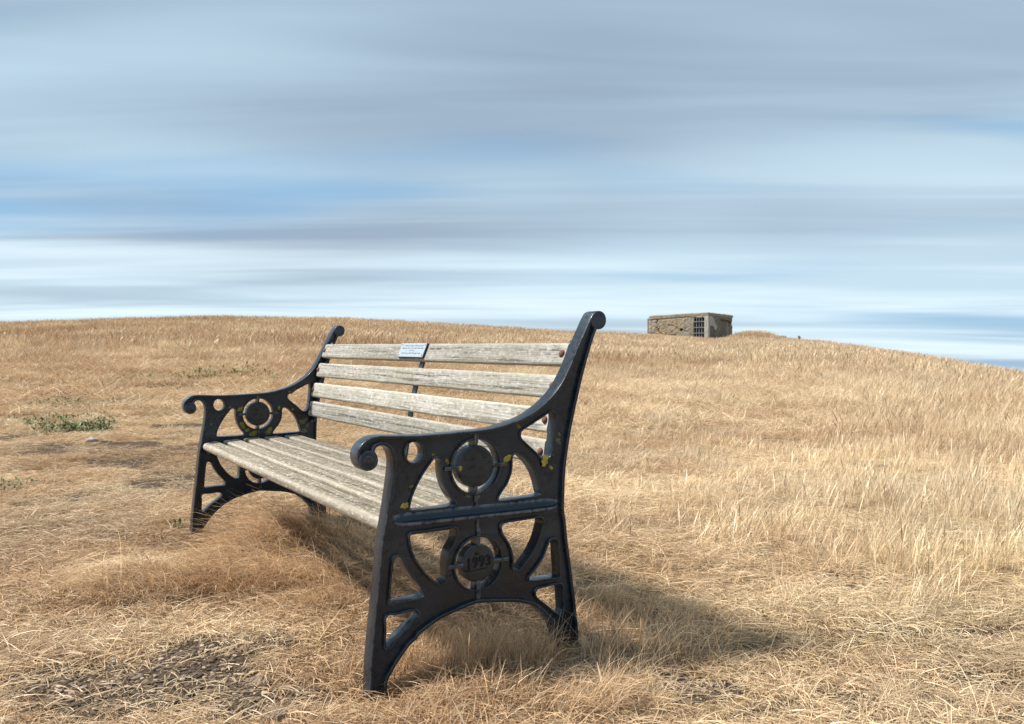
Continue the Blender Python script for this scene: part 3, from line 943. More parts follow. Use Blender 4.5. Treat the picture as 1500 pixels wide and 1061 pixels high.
def wall(name, mat, direction, length, z_left, z_right, openings, cracks, seed, thick=0.30, start=0.0):
    """rough wall face from the near corner along 'direction', with real openings; grid in (s, z)"""
    ns, nz = 110, 46
    S = np.linspace(start, length, ns + 1)
    T = np.linspace(0, 1, nz + 1)
    nrm = Vector((direction.y, -direction.x, 0))
    if nrm.y > 0: nrm = -nrm
    for (s0, s1, t0, t1) in openings:                 # snap grid lines to the openings
        for s in (s0, s1): S[np.argmin(abs(S - s))] = s
        for t in (t0, t1): T[np.argmin(abs(T - t))] = t
    SS, TT = np.meshgrid(S, T, indexing='ij')
    top = z_left + (z_right - z_left) * (SS / length)
    Z = BASE + (top - BASE) * TT
    dep = (vnoise(SS * 2.6, Z * 3.4, seed, 4, 0.6) - 0.5) * 0.06 + (vnoise(SS * 9, Z * 11, seed + 3, 3, 0.7) - 0.5) * 0.07
    for (pts, wd, dp) in cracks:
        dist = np.full(SS.shape, 9.0)
        for (a, b) in zip(pts[:-1], pts[1:]):
            ax, ay = a; bx, by_ = b
            h = np.clip(((SS - ax) * (bx - ax) + (Z - A0.z - ay) * (by_ - ay)) / ((bx - ax) ** 2 + (by_ - ay) ** 2), 0, 1)
            dist = np.minimum(dist, np.hypot(SS - ax - h * (bx - ax), Z - A0.z - ay - h * (by_ - ay)))
        dep = dep - dp * np.clip(1 - dist / wd, 0, 1)
    # worn arrises
    dep = dep - 0.10 * np.clip(1 - (S[-1] - SS) / 0.25, 0, 1) ** 2
    idx = {}
    V = []; F = []
    def vid(i, j, back):
        k = (i, j, back)
        if k not in idx:
            q = direction * SS[i, j] + nrm * (dep[i, j] if not back else -thick)
            idx[k] = len(V); V.append((q.x, q.y, Z[i, j]))
        return idx[k]
    def hole(i, j):
        sm = (S[i] + S[i + 1]) / 2; tm = (T[j] + T[j + 1]) / 2
        return any(s0 < sm < s1 and t0 < tm < t1 for (s0, s1, t0, t1) in openings)
    H = [[hole(i, j) for j in range(nz)] for i in range(ns)]
    for i in range(ns):
        for j in range(nz):
            if H[i][j]: continue
            F.append((vid(i, j, 0), vid(i + 1, j, 0), vid(i + 1, j + 1, 0), vid(i, j + 1, 0)))
            for (di, dj, e) in ((-1, 0, ((i, j), (i, j + 1))), (1, 0, ((i + 1, j), (i + 1, j + 1))), (0, -1, ((i, j), (i + 1, j))), (0, 1, ((i, j + 1), (i + 1, j + 1)))):
                a, b = i + di, j + dj
                if not (0 <= a < ns and 0 <= b < nz) or H[a][b]:
                    F.append((vid(*e[0], 0), vid(*e[1], 0), vid(*e[1], 1), vid(*e[0], 1)))
    o = mesh_obj(name, V, F, mat, bunker)
    flip_check(o)
    return o


HL = TOPZ['near'] - BASE
ROOF_T = 0.20
tz = lambda z: (A0.z + z - BASE) / (TOPZ['near'] - ROOF_T - BASE)
# wall with doorway: s runs left from the near corner
wall('wall', CON_L, LDIR, LEN_L, TOPZ['near'] - ROOF_T, TOPZ['left'] - ROOF_T,
     [(0.27, 1.08, tz(-0.05), tz(1.36)), (1.86, 2.08, tz(0.46), tz(0.66))],
     [([(1.15, 0.1), (1.4, 0.3), (1.62, 0.42), (1.86, 0.5), (2.2, 0.62), (2.5, 0.78), (2.9, 0.85)], 0.04, 0.08),
      ([(3.35, 0.2), (3.6, 0.35), (3.7, 0.6), (3.85, 0.7)], 0.06, 0.13), ([(2.4, 0.16), (3.0, 0.12), (3.8, 0.2), (4.4, 0.25)], 0.07, 0.15),
      ([(0.9, 1.3), (1.5, 1.38), (2.4, 1.3), (3.4, 1.26), (4.4, 1.2)], 0.05, 0.07), ([(3.75, 1.25), (3.8, 1.0)], 0.07, 0.15)], 61)
wr = wall('wall', CON_R, RDIR, LEN_R, TOPZ['near'] - ROOF_T, TOPZ['right'] - ROOF_T, [],
     [([(2.2, 1.22), (3.2, 1.16), (4.6, 1.05)], 0.09, 0.25), ([(3.9, 1.0), (4.6, 0.95)], 0.12, 0.2)], 77)
# back and far walls close the box
for (d0, base_s, ln, za, zb) in ((RDIR, LDIR * LEN_L, LEN_R, TOPZ['left'], TOPZ['back']), (LDIR, RDIR * LEN_R, LEN_L, TOPZ['right'], TOPZ['back'])):
    n_ = Vector((d0.y, -d0.x, 0))
    V = []
    for off in (-0.14, 0.14):
        for s, z in ((0.16, BASE), (ln - 0.16, BASE), (ln - 0.16, zb - ROOF_T), (0.16, za - ROOF_T)):
            q = base_s + d0 * s + n_ * off; V.append((q.x, q.y, z))
    o = mesh_obj('wall', V, [(0, 1, 2, 3), (7, 6, 5, 4), (0, 4, 5, 1), (1, 5, 6, 2), (2, 6, 7, 3), (3, 7, 4, 0)], CON_R, bunker)
    flip_check(o)
# roof slab: gridded and worn along the edges
nu = 40
V = []; F = []
for lay in (0, 1):
    for i in range(nu + 1):
        for j in range(nu + 1):
            a, b = i / nu, j / nu
            e = min(a, 1 - a, b, 1 - b)
            z = TOPZ['near'] * (1 - a) * (1 - b) + TOPZ['left'] * a * (1 - b) + TOPZ['right'] * (1 - a) * b + TOPZ['back'] * a * b
            jig = (vnoise(a * 22.0, b * 22.0, 91, 3) - 0.5)
            ed = 0.10 * float(vnoise(a * 16.0, b * 16.0 + 5, 93, 3)) if e == 0 else 0
            aa = 0.5 + (a - 0.5) * (1.0 + 0.010 - ed * 0.3); bb = 0.5 + (b - 0.5) * (1.0 + 0.010 - ed * 0.3)
            q = LDIR * (aa * LEN_L) + RDIR * (bb * LEN_R)
            V.append((q.x, q.y, z + float(jig) * 0.07 - (0.05 if e == 0 else 0) if lay else z - ROOF_T + 0.003))
n1_ = (nu + 1) ** 2
for i in range(nu):
    for j in range(nu):
        a = i * (nu + 1) + j
        F.append((a, a + 1, a + nu + 2, a + nu + 1)); F.append((a + n1_, a + nu + 1 + n1_, a + nu + 2 + n1_, a + 1 + n1_))
ring = [i * (nu + 1) for i in range(nu + 1)] + [nu * (nu + 1) + j for j in range(1, nu + 1)] + [i * (nu + 1) + nu for i in range(nu - 1, -1, -1)] + [j for j in range(nu - 1, 0, -1)]
for k in range(len(ring)):
    a, b = ring[k], ring[(k + 1) % len(ring)]
    F.append((a, b, b + n1_, a + n1_))
o = mesh_obj('roof_slab', V, F, CON_T, bunker)
flip_check(o)


def face_prism(name, mat, direction, pts, out0, out1, parent=bunker):
    """polygon (s, z above near-corner foot) standing proud of a wall"""
    nrm = Vector((direction.y, -direction.x, 0))
    if nrm.y > 0: nrm = -nrm
    V = []
    n = len(pts)
    for o_ in (out0, out1):
        for s, z in pts:
            q = direction * s + nrm * o_; V.append((q.x, q.y, A0.z + z))
    F = [tuple(range(n)), tuple(range(n, 2 * n))[::-1]] + [(i, (i + 1) % n, (i + 1) % n + n, i + n) for i in range(n)]
    o = mesh_obj(name, V, F, mat, parent)
    flip_check(o)
    return o


face_prism('corner_pillar', CON_P, LDIR, [(-0.03, -0.4), (0.26, -0.4), (0.26, 1.44), (-0.03, 1.46)], -0.2, 0.075)
rgp = random.Random(3)
pl = [(0.02, 1.42), (0.55, 1.40), (0.75, 1.30), (0.86, 1.18), (0.98, 1.0), (1.22, 0.86), (1.42, 0.72), (1.34, 0.58), (1.12, 0.46), (0.9, 0.58), (0.72, 0.72), (0.5, 0.80), (0.22, 0.76), (0.02, 0.7)]
face_prism('render_patch', CON_P, RDIR, pl, -0.1, 0.062)
# barred gate in the doorway
gate = face_prism('gate_frame', GALV, LDIR, [(1.045, -0.05), (1.08, -0.05), (1.08, 1.36), (1.045, 1.36)], -0.06, -0.02)
for s in (0.285, 0.48, 0.67, 0.86):
    face_prism('gate_bar', GALV, LDIR, [(s - 0.016, -0.05), (s + 0.016, -0.05), (s + 0.016, 1.36), (s - 0.016, 1.36)], -0.055, -0.023, gate)
for z in (0.28, 0.66, 1.05):
    face_prism('gate_rail', GALV, LDIR, [(0.272, z - 0.02), (1.078, z - 0.02), (1.078, z + 0.02), (0.272, z + 0.02)], -0.022, 0.008, gate)


# ------------------------------------------------------------------ stones and weeds
def stone_bm(rx, ry, rz, seed, sub=3):
    bm = bmesh.new()
    bmesh.ops.create_icosphere(bm, subdivisions=sub, radius=1)
    rg = random.Random(seed)
    planes = []
    for _ in range(9):
        v = Vector((rg.gauss(0, 1), rg.gauss(0, 1), rg.gauss(0, 1))).normalized()
        planes.append((v, rg.uniform(0.55, 0.85)))
    for v in bm.verts:
        c = v.co.copy()
        for n_, dd in planes:
            k = c.dot(n_) - dd
            if k > 0: c -= n_ * k * 0.9
        nz = 0.05 * float(vnoise(c.x * 4 + seed, c.y * 4 + c.z * 3, seed, 3) - 0.5)
        v.co = Vector((c.x * rx, c.y * ry, c.z * rz)) * (1 + nz)
    return bm


STONE = concrete('field_stone', (0.25, 0.19, 0.14), (0.19, 0.145, 0.11), (0.32, 0.25, 0.19), 0.0)
STONE_W = concrete('pale_flint', (0.62, 0.60, 0.57), (0.50, 0.47, 0.43), (0.70, 0.68, 0.65), 0.0)
for i, (px, py, rx, ry, rz, mat, lab) in enumerate((
        (376, 1003, 0.031, 0.022, 0.016, STONE, 'flat brown stone at right edge of the dark soil patch'),
        (402, 1056, 0.034, 0.03, 0.018, STONE, 'large grey stone cut by bottom edge of photo beside soil patch'),
        (166, 968, 0.011, 0.009, 0.008, STONE_W, 'small white flint on the left part of the soil patch'),
        (95, 982, 0.009, 0.007, 0.006, STONE_W, 'tiny white chip at far left of the soil patch'),
        (258, 1027, 0.020, 0.011, 0.007, STONE, 'thin pinkish stone flake in the middle of the soil patch'),
        (203, 993, 0.014, 0.011, 0.009, STONE, 'rounded brown pebble near centre of the soil patch'),
        (138, 962, 0.012, 0.010, 0.008, STONE, 'dull brown pebble at back left of the soil patch'),
        (176, 978, 0.016, 0.008, 0.006, STONE, 'slim tilted stone just right of the white flint'),
        (134, 645, 0.05, 0.03, 0.02, STONE_W, 'small pale stone lying below the green weed patch'))):
    p = ground_at(px, py)
    o = bm_obj('stone', stone_bm(rx, ry, rz, 40 + i), mat, None)
    o.location = p + Vector((0, 0, rz * 0.35)); o.rotation_euler = (0.1, -0.1, i * 1.3)
    tag(o, lab, 'stone')
p = P_at(930, 489.3, 63 * K)
p.z = float(terrain(p.x, p.y)) + 0.10
o = bm_obj('stone', stone_bm(0.42, 0.25, 0.22, 77), CON_R, None); o.location = p
tag(o, 'dark lump of broken concrete on skyline left of the pillbox', 'rubble')

# loose gravel in the bare soil
def gravel():
    proto = []
    for k in range(6):
        bm = stone_bm(1, 0.75, 0.55, 90 + k, 1)
        me = bpy.data.meshes.new('g'); bm.to_mesh(me); bm.free()
        v = np.empty(len(me.vertices) * 3); me.vertices.foreach_get('co', v)
        proto.append((v.reshape(-1, 3), np.array([p_.vertices[:] for p_ in me.polygons])))
        bpy.data.meshes.remove(me)
    V = []; F = []; n = 0; tint = []
    N = 34000
    xs = RNG.uniform(-1.6, 1.6, N); ys = RNG.uniform(1.6, 2.7, N)
    m = soil_mask(xs, ys)
    keep = (m > 0.35) & (RNG.random(N) < 0.95)
    xs, ys = xs[keep], ys[keep]
    zs = terrain(xs, ys)
    for x, y, z in zip(xs, ys, zs):
        s = 0.0022 * math.exp(RNG.normal(0.45, 0.6)); s = min(s, 0.011)
        pv, pf = proto[RNG.integers(6)]
        a = RNG.uniform(0, 6.28); c, sn = math.cos(a), math.sin(a)
        q = pv * s
        V.append(np.c_[q[:, 0] * c - q[:, 1] * sn + x, q[:, 0] * sn + q[:, 1] * c + y, q[:, 2] + z + s * 0.25])
        F.append(pf + n); n += len(pv)
        tint += [RNG.random()] * len(pv)
    V = np.vstack(V); F = np.vstack(F)
    o = mesh_obj('gravel', V, F.tolist(), None)
    at = o.data.attributes.new('tone', 'FLOAT', 'POINT'); at.data.foreach_set('value', np.array(tint, np.float32))
    mt, t, p_ = new_mat('gravel')
    a = t.add('ShaderNodeAttribute', attribute_name='tone').outputs['Fac']
    cr = t.add('ShaderNodeValToRGB'); t.link(a, cr.inputs[0])
    cr.color_ramp.elements[0].color = (0.06, 0.042, 0.029, 1); cr.color_ramp.elements[1].color = (0.48, 0.37, 0.27, 1)
    e = cr.color_ramp.elements.new(0.6); e.color = (0.21, 0.148, 0.10, 1)
    t.link(cr.outputs[0], p_.inputs['Base Color']); p_.inputs['Roughness'].default_value = 0.95
    o.data.materials.append(mt)
    tag(o, 'small loose gravel and crumbs scattered over the bare soil', 'gravel', kind='stuff')


gravel()


# ------------------------------------------------------------------ grass
def blade_mesh(name, blades, mat):
    """blades: (root xyz, azimuth, elevation at root, elevation at tip, length, width, seed_head) -> one mesh of ribbons"""
    V = []; F = []; shade = []
    for (x, y, z, az, e0, e1, L, wd, head) in blades:
        NSEG = 5 if abs(e0 - e1) > 0.6 else 3
        p = np.array([x, y, z]); n0 = len(V)
        side = np.array([-math.sin(az), math.cos(az), 0.0])
        tw = random.uniform(-0.7, 0.7)
        for k in range(NSEG + 1):
            f = k / NSEG
            el = e0 + (e1 - e0) * f
            a2 = az + 0.25 * tw * f
            dirv = np.array([math.cos(a2) * math.cos(el), math.sin(a2) * math.cos(el), math.sin(el)])
            up = np.cross(side, dirv)
            sd = side * math.cos(tw) + up * math.sin(tw)
            w_ = wd * (1 - 0.75 * f ** 1.6)
            if head and f > 0.6: w_ = wd * (2.3 if f < 0.95 else 0.5)
            V.append(p + sd * w_ / 2); V.append(p - sd * w_ / 2); shade += [f, f]
            p = p + dirv * L / NSEG
        for k in range(NSEG):
            a = n0 + 2 * k
            F.append((a, a + 1, a + 3, a + 2))
    me = bpy.data.meshes.new(name)
    me.from_pydata([tuple(v) for v in V], [], F)
    me.update()
    me.polygons.foreach_set('use_smooth', [True] * len(me.polygons))
    me.materials.append(mat)
    o = bpy.data.objects.new(name, me)
    return o


def grass_material(name, trans=0.35):
    m = bpy.data.materials.new(name); m.use_nodes = True
    t = NT(m.node_tree); t.n.clear()
    out = t.add('ShaderNodeOutputMaterial')
    tint = t.add('ShaderNodeAttribute', attribute_name='tint', attribute_type='INSTANCER').outputs['Color']
    g = t.add('ShaderNodeNewGeometry').outputs['Random Per Island']
    col = t.mix(1.0, tint, t.mix(g, (0.48, 0.43, 0.37), (1.45, 1.44, 1.40)), 'MULTIPLY')
    d = t.add('ShaderNodeBsdfDiffuse'); t.link(col, d.inputs[0])
    tr = t.add('ShaderNodeBsdfTranslucent'); t.link(col, tr.inputs[0])
    gl = t.add('ShaderNodeBsdfGlossy'); gl.inputs['Roughness'].default_value = 0.45; gl.inputs[0].default_value = (0.9, 0.85, 0.75, 1)
    mx = t.add('ShaderNodeMixShader'); mx.inputs[0].default_value = trans
    t.link(d.outputs[0], mx.inputs[1]); t.link(tr.outputs[0], mx.inputs[2])
    m2_ = t.add('ShaderNodeMixShader'); m2_.inputs[0].default_value = 0.05
    t.link(mx.outputs[0], m2_.inputs[1]); t.link(gl.outputs[0], m2_.inputs[2])
    t.link(m2_.outputs[0], out.inputs[0])
    return m


GRASS = grass_material('dry_grass')
U = random.uniform


def family(name, n_var, maker):
    col = bpy.data.collections.new(name)
    for k in range(n_var):
        random.seed(1000 + hash_str(name) + k)
        o = blade_mesh('%s_%02d' % (name, k), maker(), GRASS)
        col.objects.link(o)
    return col


def hash_str(s):
    return sum((i + 1) * ord(c) for i, c in enumerate(s)) % 997


def disc(r):
    a = U(0, 6.283); q = r * math.sqrt(U(0, 1)); return q * math.cos(a), q * math.sin(a)


def mk_mat(n, R, L0, L1, W0, W1, lift=(0.05, 0.5)):
    def f():
        b = []
        for _ in range(n):
            x, y = disc(R); e = U(*lift)
            b.append((x, y, U(-0.004, 0.012), U(0, 6.283), e, e - U(0.15, 0.9), U(L0, L1), U(W0, W1), False))
        return b
    return f


def mk_up(n, R, L0, L1, W0, W1, heads=0.12, lean=0.35, bendy=0.7):
    def f():
        b = []
        for _ in range(n):
            x, y = disc(R); e = U(1.0, 1.5)
            az = random.gauss(0.0, 1.7)          # mostly leaning down-wind (+X before rotation)
            b.append((x, y, -0.005, az, e, e - U(0.05, bendy), U(L0, L1), U(W0, W1), random.random() < heads))
        return b
    return f


def mk_droop(n, R, L0, L1, W0, W1):
    def f():
        b = []
        for _ in range(n):
            x, y = disc(R); e = U(0.75, 1.35)
            b.append((x, y, -0.005, random.gauss(0, 0.75), e, e - U(0.9, 2.0), U(L0, L1), U(W0, W1), False))
        return b
    return f


def scatter(name, col, nvar, pts, rotz, scale, tint, label, zs=None, tiltx=None):
    """one object: a cloud of points, a grass tuft standing on each"""
    n = len(pts)
    me = bpy.data.meshes.new(name)
    me.vertices.add(n)
    me.vertices.foreach_set('co', np.asarray(pts, np.float32).ravel())
    a = me.attributes.new('rot', 'FLOAT_VECTOR', 'POINT')
    rv = np.zeros((n, 3), np.float32); rv[:, 2] = rotz
    a.data.foreach_set('vector', rv.ravel())
    a = me.attributes.new('scl', 'FLOAT_VECTOR', 'POINT')
    s3 = np.repeat(np.asarray(scale, np.float32)[:, None], 3, 1)
    if zs is not None: s3[:, 2] *= zs
    a.data.foreach_set('vector', s3.ravel())
    a = me.attributes.new('tint', 'FLOAT_COLOR', 'POINT')
    a.data.foreach_set('color', np.c_[tint, np.ones(n)].astype(np.float32).ravel())
    a = me.attributes.new('pick', 'INT', 'POINT')
    a.data.foreach_set('value', RNG.integers(0, nvar, n).astype(np.int32))
    me.update()
    o = bpy.data.objects.new(name, me)
    C.objects.link(o)
    ng = bpy.data.node_groups.new(name + '_nodes', 'GeometryNodeTree')
    ng.interface.new_socket('Geometry', in_out='INPUT', socket_type='NodeSocketGeometry')
    ng.interface.new_socket('Geometry', in_out='OUTPUT', socket_type='NodeSocketGeometry')
    N = ng.nodes; L = ng.links
    gi = N.new('NodeGroupInput'); go = N.new('NodeGroupOutput')
    ci = N.new('GeometryNodeCollectionInfo'); ci.inputs['Collection'].default_value = col
    ci.inputs['Separate Children'].default_value = True; ci.inputs['Reset Children'].default_value = True
    ip = N.new('GeometryNodeInstanceOnPoints')
    ip.inputs['Pick Instance'].default_value = True
    def attr(nm, typ):
        k = N.new('GeometryNodeInputNamedAttribute'); k.data_type = typ; k.inputs['Name'].default_value = nm
        return k.outputs['Attribute']
    L.new(gi.outputs[0], ip.inputs['Points']); L.new(ci.outputs[0], ip.inputs['Instance'])
    L.new(attr('pick', 'INT'), ip.inputs['Instance Index'])
    er = N.new('FunctionNodeEulerToRotation'); L.new(attr('rot', 'FLOAT_VECTOR'), er.inputs[0])
    L.new(er.outputs[0], ip.inputs['Rotation'])
    L.new(attr('scl', 'FLOAT_VECTOR'), ip.inputs['Scale'])
    L.new(ip.outputs[0], go.inputs[0])
    md = o.modifiers.new('tufts', 'NODES'); md.node_group = ng
    me.materials.append(GRASS)
    tag(o, label, 'grass', kind='stuff')
    return o


def sample_wedge(n, y0, y1, tl=0.66, tr=0.66, pad=0.35):
    """uniform points in the wedge of ground the photograph sees, with some margin"""
    Y = np.sqrt(RNG.uniform(y0 ** 2, y1 ** 2, n))
    X = RNG.uniform(-1, 1, n) * (Y * tl + pad)
    return X, Y


def on_ground(x, y, dz=0.0):
    return np.c_[x, y, terrain(x, y) + dz]


def height_field(x, y):
    """how tall the standing grass grows (0..1)"""
    t = x / np.maximum(y, 0.3)
    n = vnoise(x * 0.8, y * 0.8, 51, 3)
    n2 = vnoise(x * 2.6, y * 2.6, 57, 2)
    h = 0.32 + 0.5 * (n - 0.5) + 0.35 * (n2 - 0.5)
    h = h + 0.75 * sstep(0.28, 0.50, t) * sstep(2.3, 2.8, y)       # tall stand on the right
    h = h + 0.30 * sstep(0.02, 0.2, t) * sstep(2.6, 3.4, y) * (1 - sstep(5, 9, y))
    h = h + 0.55 * sstep(11, 20, y)
    h = h - 0.30 * (1 - sstep(2.2, 2.6, y)) * sstep(0.1, 0.3, t)    # trodden strip in front
    h = h - 0.25 * sstep(0.1, 0.3, -t) * (1 - sstep(8, 14, y))
    return np.clip(h, 0.02, 1.2)


F_MAT = family('matted_tuft', 8, mk_mat(44, 0.075, 0.03, 0.095, 0.0011, 0.0026))
F_FINE = family('litter_tuft', 6, mk_mat(40, 0.06, 0.02, 0.07, 0.0011, 0.0024, (0.0, 0.35)))
F_UP = family('upright_tuft', 8, mk_up(28, 0.055, 0.07, 0.18, 0.0011, 0.0024))
F_DROOP = family('droop_tuft', 8, mk_droop(40, 0.07, 0.12, 0.28, 0.0012, 0.0027))
F_WISP = family('wisp_tuft', 6, mk_up(30, 0.05, 0.07, 0.18, 0.0010, 0.0020, 0.05, 0.5, 1.3))
F_MATM = family('mid_matted_tuft', 6, mk_mat(60, 0.20, 0.08, 0.22, 0.0028, 0.0052, (0.1, 0.7)))
F_UPM = family('mid_upright_tuft', 8, mk_up(60, 0.17, 0.12, 0.28, 0.0022, 0.0042))
F_UPF = family('far_upright_tuft', 8, mk_up(90, 0.55, 0.16, 0.34, 0.007, 0.012, 0.2))
F_STEM = family('straw_stem', 6, mk_mat(3, 0.05, 0.08, 0.19, 0.0014, 0.0026, (0.02, 0.35)))

WIND = 0.15        # mean down-wind heading (radians from +X)


def lay(name, fam, nv, n, y0, y1, label, keep=None, scl=(0.8, 1.2), rot='any', bright=1.0, zs=None, hscale=None, pale=0.0):
    x, y = sample_wedge(n, y0, y1)
    if keep is not None:
        k = RNG.random(len(x)) < keep(x, y)
        x, y = x[k], y[k]
    m = len(x)
    rz = RNG.uniform(0, 6.283, m) if rot == 'any' else RNG.normal(rot, 0.6, m)
    s = RNG.uniform(scl[0], scl[1], m)
    z_ = None
    if hscale is not None:
        hh = hscale(x, y); z_ = hh; 
    tint = straw_tint(x, y, RNG.random(m)) * bright
    tint = tint * (1 - pale) + np.array([0.66, 0.52, 0.32]) * pale
    return scatter(name, fam, nv, on_ground(x, y), rz, s, tint, label, zs=z_)


clumpy = lambda x, y: 0.35 + 0.65 * sstep(0.36, 0.52, vnoise(x * 5.0, y * 5.0, 81, 2))
FEET = [flat_at(535, 1012), flat_at(842, 938), flat_at(283, 797), flat_at(468, 760), flat_at(278, 812), flat_at(286, 826), flat_at(300, 806), flat_at(538, 1032)]


def feet(x, y):
    k = np.ones(np.shape(x))
    for fx, fy in FEET:
        k = k * (1 - 0.75 * (1 - sstep(0.05, 0.13, np.hypot(x - fx, (y - fy) * 0.8))))
    return k


soilk = lambda x, y: 1 - 0.97 * sstep(0.25, 0.6, soil_mask(x, y))
lay('straw_litter', F_FINE, 6, 30000, 1.35, 6.0, 'fine broken straw litter covering the near ground', keep=lambda x, y: 0.16 + 0.84 * soilk(x, y))
lay('matted_grass', F_MAT, 8, 25000, 1.35, 9.8, 'matted dry straw coloured grass lying over the near slope', keep=lambda x, y: soilk(x, y) * clumpy(x, y) * feet(x, y) * (1 - sstep(7.0, 9.8, y)))
lay('straw_stems', F_STEM, 6, 4200, 1.35, 8.0, 'loose pale straw stems lying across the near grass', keep=lambda x, y: 0.12 + 0.88 * soilk(x, y), pale=0.75, scl=(0.6, 1.2), bright=1.1)
lay('standing_grass', F_UP, 8, 9500, 1.5, 9.5, 'short upright dry grass standing across the near slope',
    keep=lambda x, y: soilk(x, y) * np.clip(height_field(x, y) * 1.3, 0, 1) * feet(x, y) * (0.25 + 0.75 * sstep(0.42, 0.6, vnoise(x * 3.1, y * 3.1, 71, 2))) * (1 - sstep(7.5, 9.5, y)), rot=WIND, hscale=lambda x, y: 0.30 + 0.62 * height_field(x, y))
lay('hillside_grass', F_MATM, 6, 21000, 6.5, 29.0, 'dense dry matted grass on the middle hillside', keep=lambda x, y: soilk(x, y) * sstep(6.5, 9.0, y) * (1 - 0.8 * sstep(20, 29, y)) * (0.3 + 0.7 * sstep(0.33, 0.5, vnoise(x * 1.3, y * 1.3, 87, 3))))
lay('hillside_standing_grass', F_UPM, 8, 17000, 6.0, 29.0, 'upright dry grass on the middle hillside', keep=lambda x, y: soilk(x, y) * sstep(6.0, 9.5, y) * (1 - 0.8 * sstep(20, 29, y)) * (0.25 + 0.75 * sstep(0.36, 0.56, vnoise(x * 1.0, y * 1.0, 85, 3))) * np.clip(height_field(x, y) * 1.1, 0.1, 0.8), rot=WIND,
    hscale=lambda x, y: 0.30 + 0.55 * height_field(x, y))
lay('crest_grass', F_UPF, 8, 30000, 16.0, 78.0, 'tall dry grass along the hill crest', keep=lambda x, y: sstep(16, 30, y), rot=WIND, hscale=lambda x, y: 0.45 + 0.5 * height_field(x, y))


def clump(name, fam, nv, spots, label, bright=1.0, red=0.0):
    """hand-placed tussocks: (px, py, n, spread x, spread y, heading, scale)"""
    X = []; Y = []; RZ = []; S = []
    for (px, py, n, sx_, sy_, head, sc) in spots:
        p = ground_at(px, py)
        X.append(RNG.normal(p.x, sx_, n)); Y.append(RNG.normal(p.y, sy_, n)); RZ.append(RNG.normal(head, 0.35, n)); S.append(RNG.uniform(0.75, 1.15, n) * sc)
    X = np.concatenate(X); Y = np.concatenate(Y); RZ = np.concatenate(RZ); S = np.concatenate(S)
    k = (soil_mask(X, Y) < 0.5) & (feet(X, Y) > 0.8)
    X, Y, RZ, S = X[k], Y[k], RZ[k], S[k]
    tint = straw_tint(X, Y, RNG.random(len(X))) * bright
    tint = tint * (1 - red) + np.array([0.50, 0.32, 0.15]) * red
    return scatter(name, fam, nv, on_ground(X, Y), RZ, S, tint, label)


PI = math.pi
clump('tussock_grass', F_DROOP, 8, [(430, 800, 36, 0.12, 0.14, PI + 0.5, 0.95), (390, 800, 26, 0.08, 0.10, PI + 0.6, 0.85), (470, 790, 18, 0.14, 0.12, PI + 0.4, 0.85),
                                    (310, 858, 22, 0.12, 0.05, PI + 0.7, 0.65), (220, 855, 24, 0.13, 0.06, PI + 1.0, 0.65), (440, 850, 30, 0.12, 0.07, PI + 0.6, 0.75),
                                    (500, 880, 14, 0.1, 0.08, PI + 0.9, 0.55)],
      'long drooping tussock of golden grass beneath the bench seat', 1.22, 0.1)
clump('wispy_grass', F_WISP, 6, [(640, 985, 20, 0.10, 0.04, 0.3, 0.75), (720, 975, 24, 0.10, 0.04, 0.2, 0.8), (790, 960, 18, 0.08, 0.04, 0.1, 0.75), (690, 940, 14, 0.10, 0.06, 0.2, 0.6),
                                 (885, 955, 24, 0.06, 0.05, 0.3, 1.0), (925, 960, 18, 0.07, 0.05, 0.2, 0.9), (885, 905, 12, 0.06, 0.06, 0.2, 0.8), (585, 1010, 6, 0.05, 0.02, 0.4, 0.5),
                                 (300, 800, 5, 0.05, 0.03, 0.3, 0.5), (470, 765, 9, 0.1, 0.08, 0.2, 0.7), (970, 910, 12, 0.1, 0.05, 0.2, 0.6)],
      'fine wind blown grass around the feet of the bench', 1.1)
clump('shaggy_grass', F_DROOP, 8, [(760, 1040, 9, 0.2, 0.03, 0.5, 0.42), (600, 1050, 8, 0.15, 0.03, 0.6, 0.42), (880, 1030, 9, 0.12, 0.04, 0.4, 0.45), (930, 1000, 7, 0.06, 0.04, 0.6, 0.45), (1260, 1040, 7, 0.12, 0.03, 0.7, 0.4)],
      'shaggy pale grass along the bottom of the photo in front of the bench', 1.15)

# mound of rank grass right of the pillbox
pm = P_at(1105, 492, 61 * K)
Xm = RNG.normal(pm.x, 1.0, 320); Ym = RNG.normal(pm.y, 0.8, 320)
zm = terrain(Xm, Ym) + 0.38 * np.exp(-((Xm - pm.x) / 1.2) ** 2 - ((Ym - pm.y) / 1.2) ** 2) - 0.02
scatter('grass_mound', F_UPF, 8, np.c_[Xm, Ym, zm], RNG.normal(0.2, 0.5, 320), RNG.uniform(0.7, 1.2, 320), straw_tint(Xm, Ym, RNG.random(320)) * 1.0,
        'rounded hummock of rank dry grass right of the pillbox')


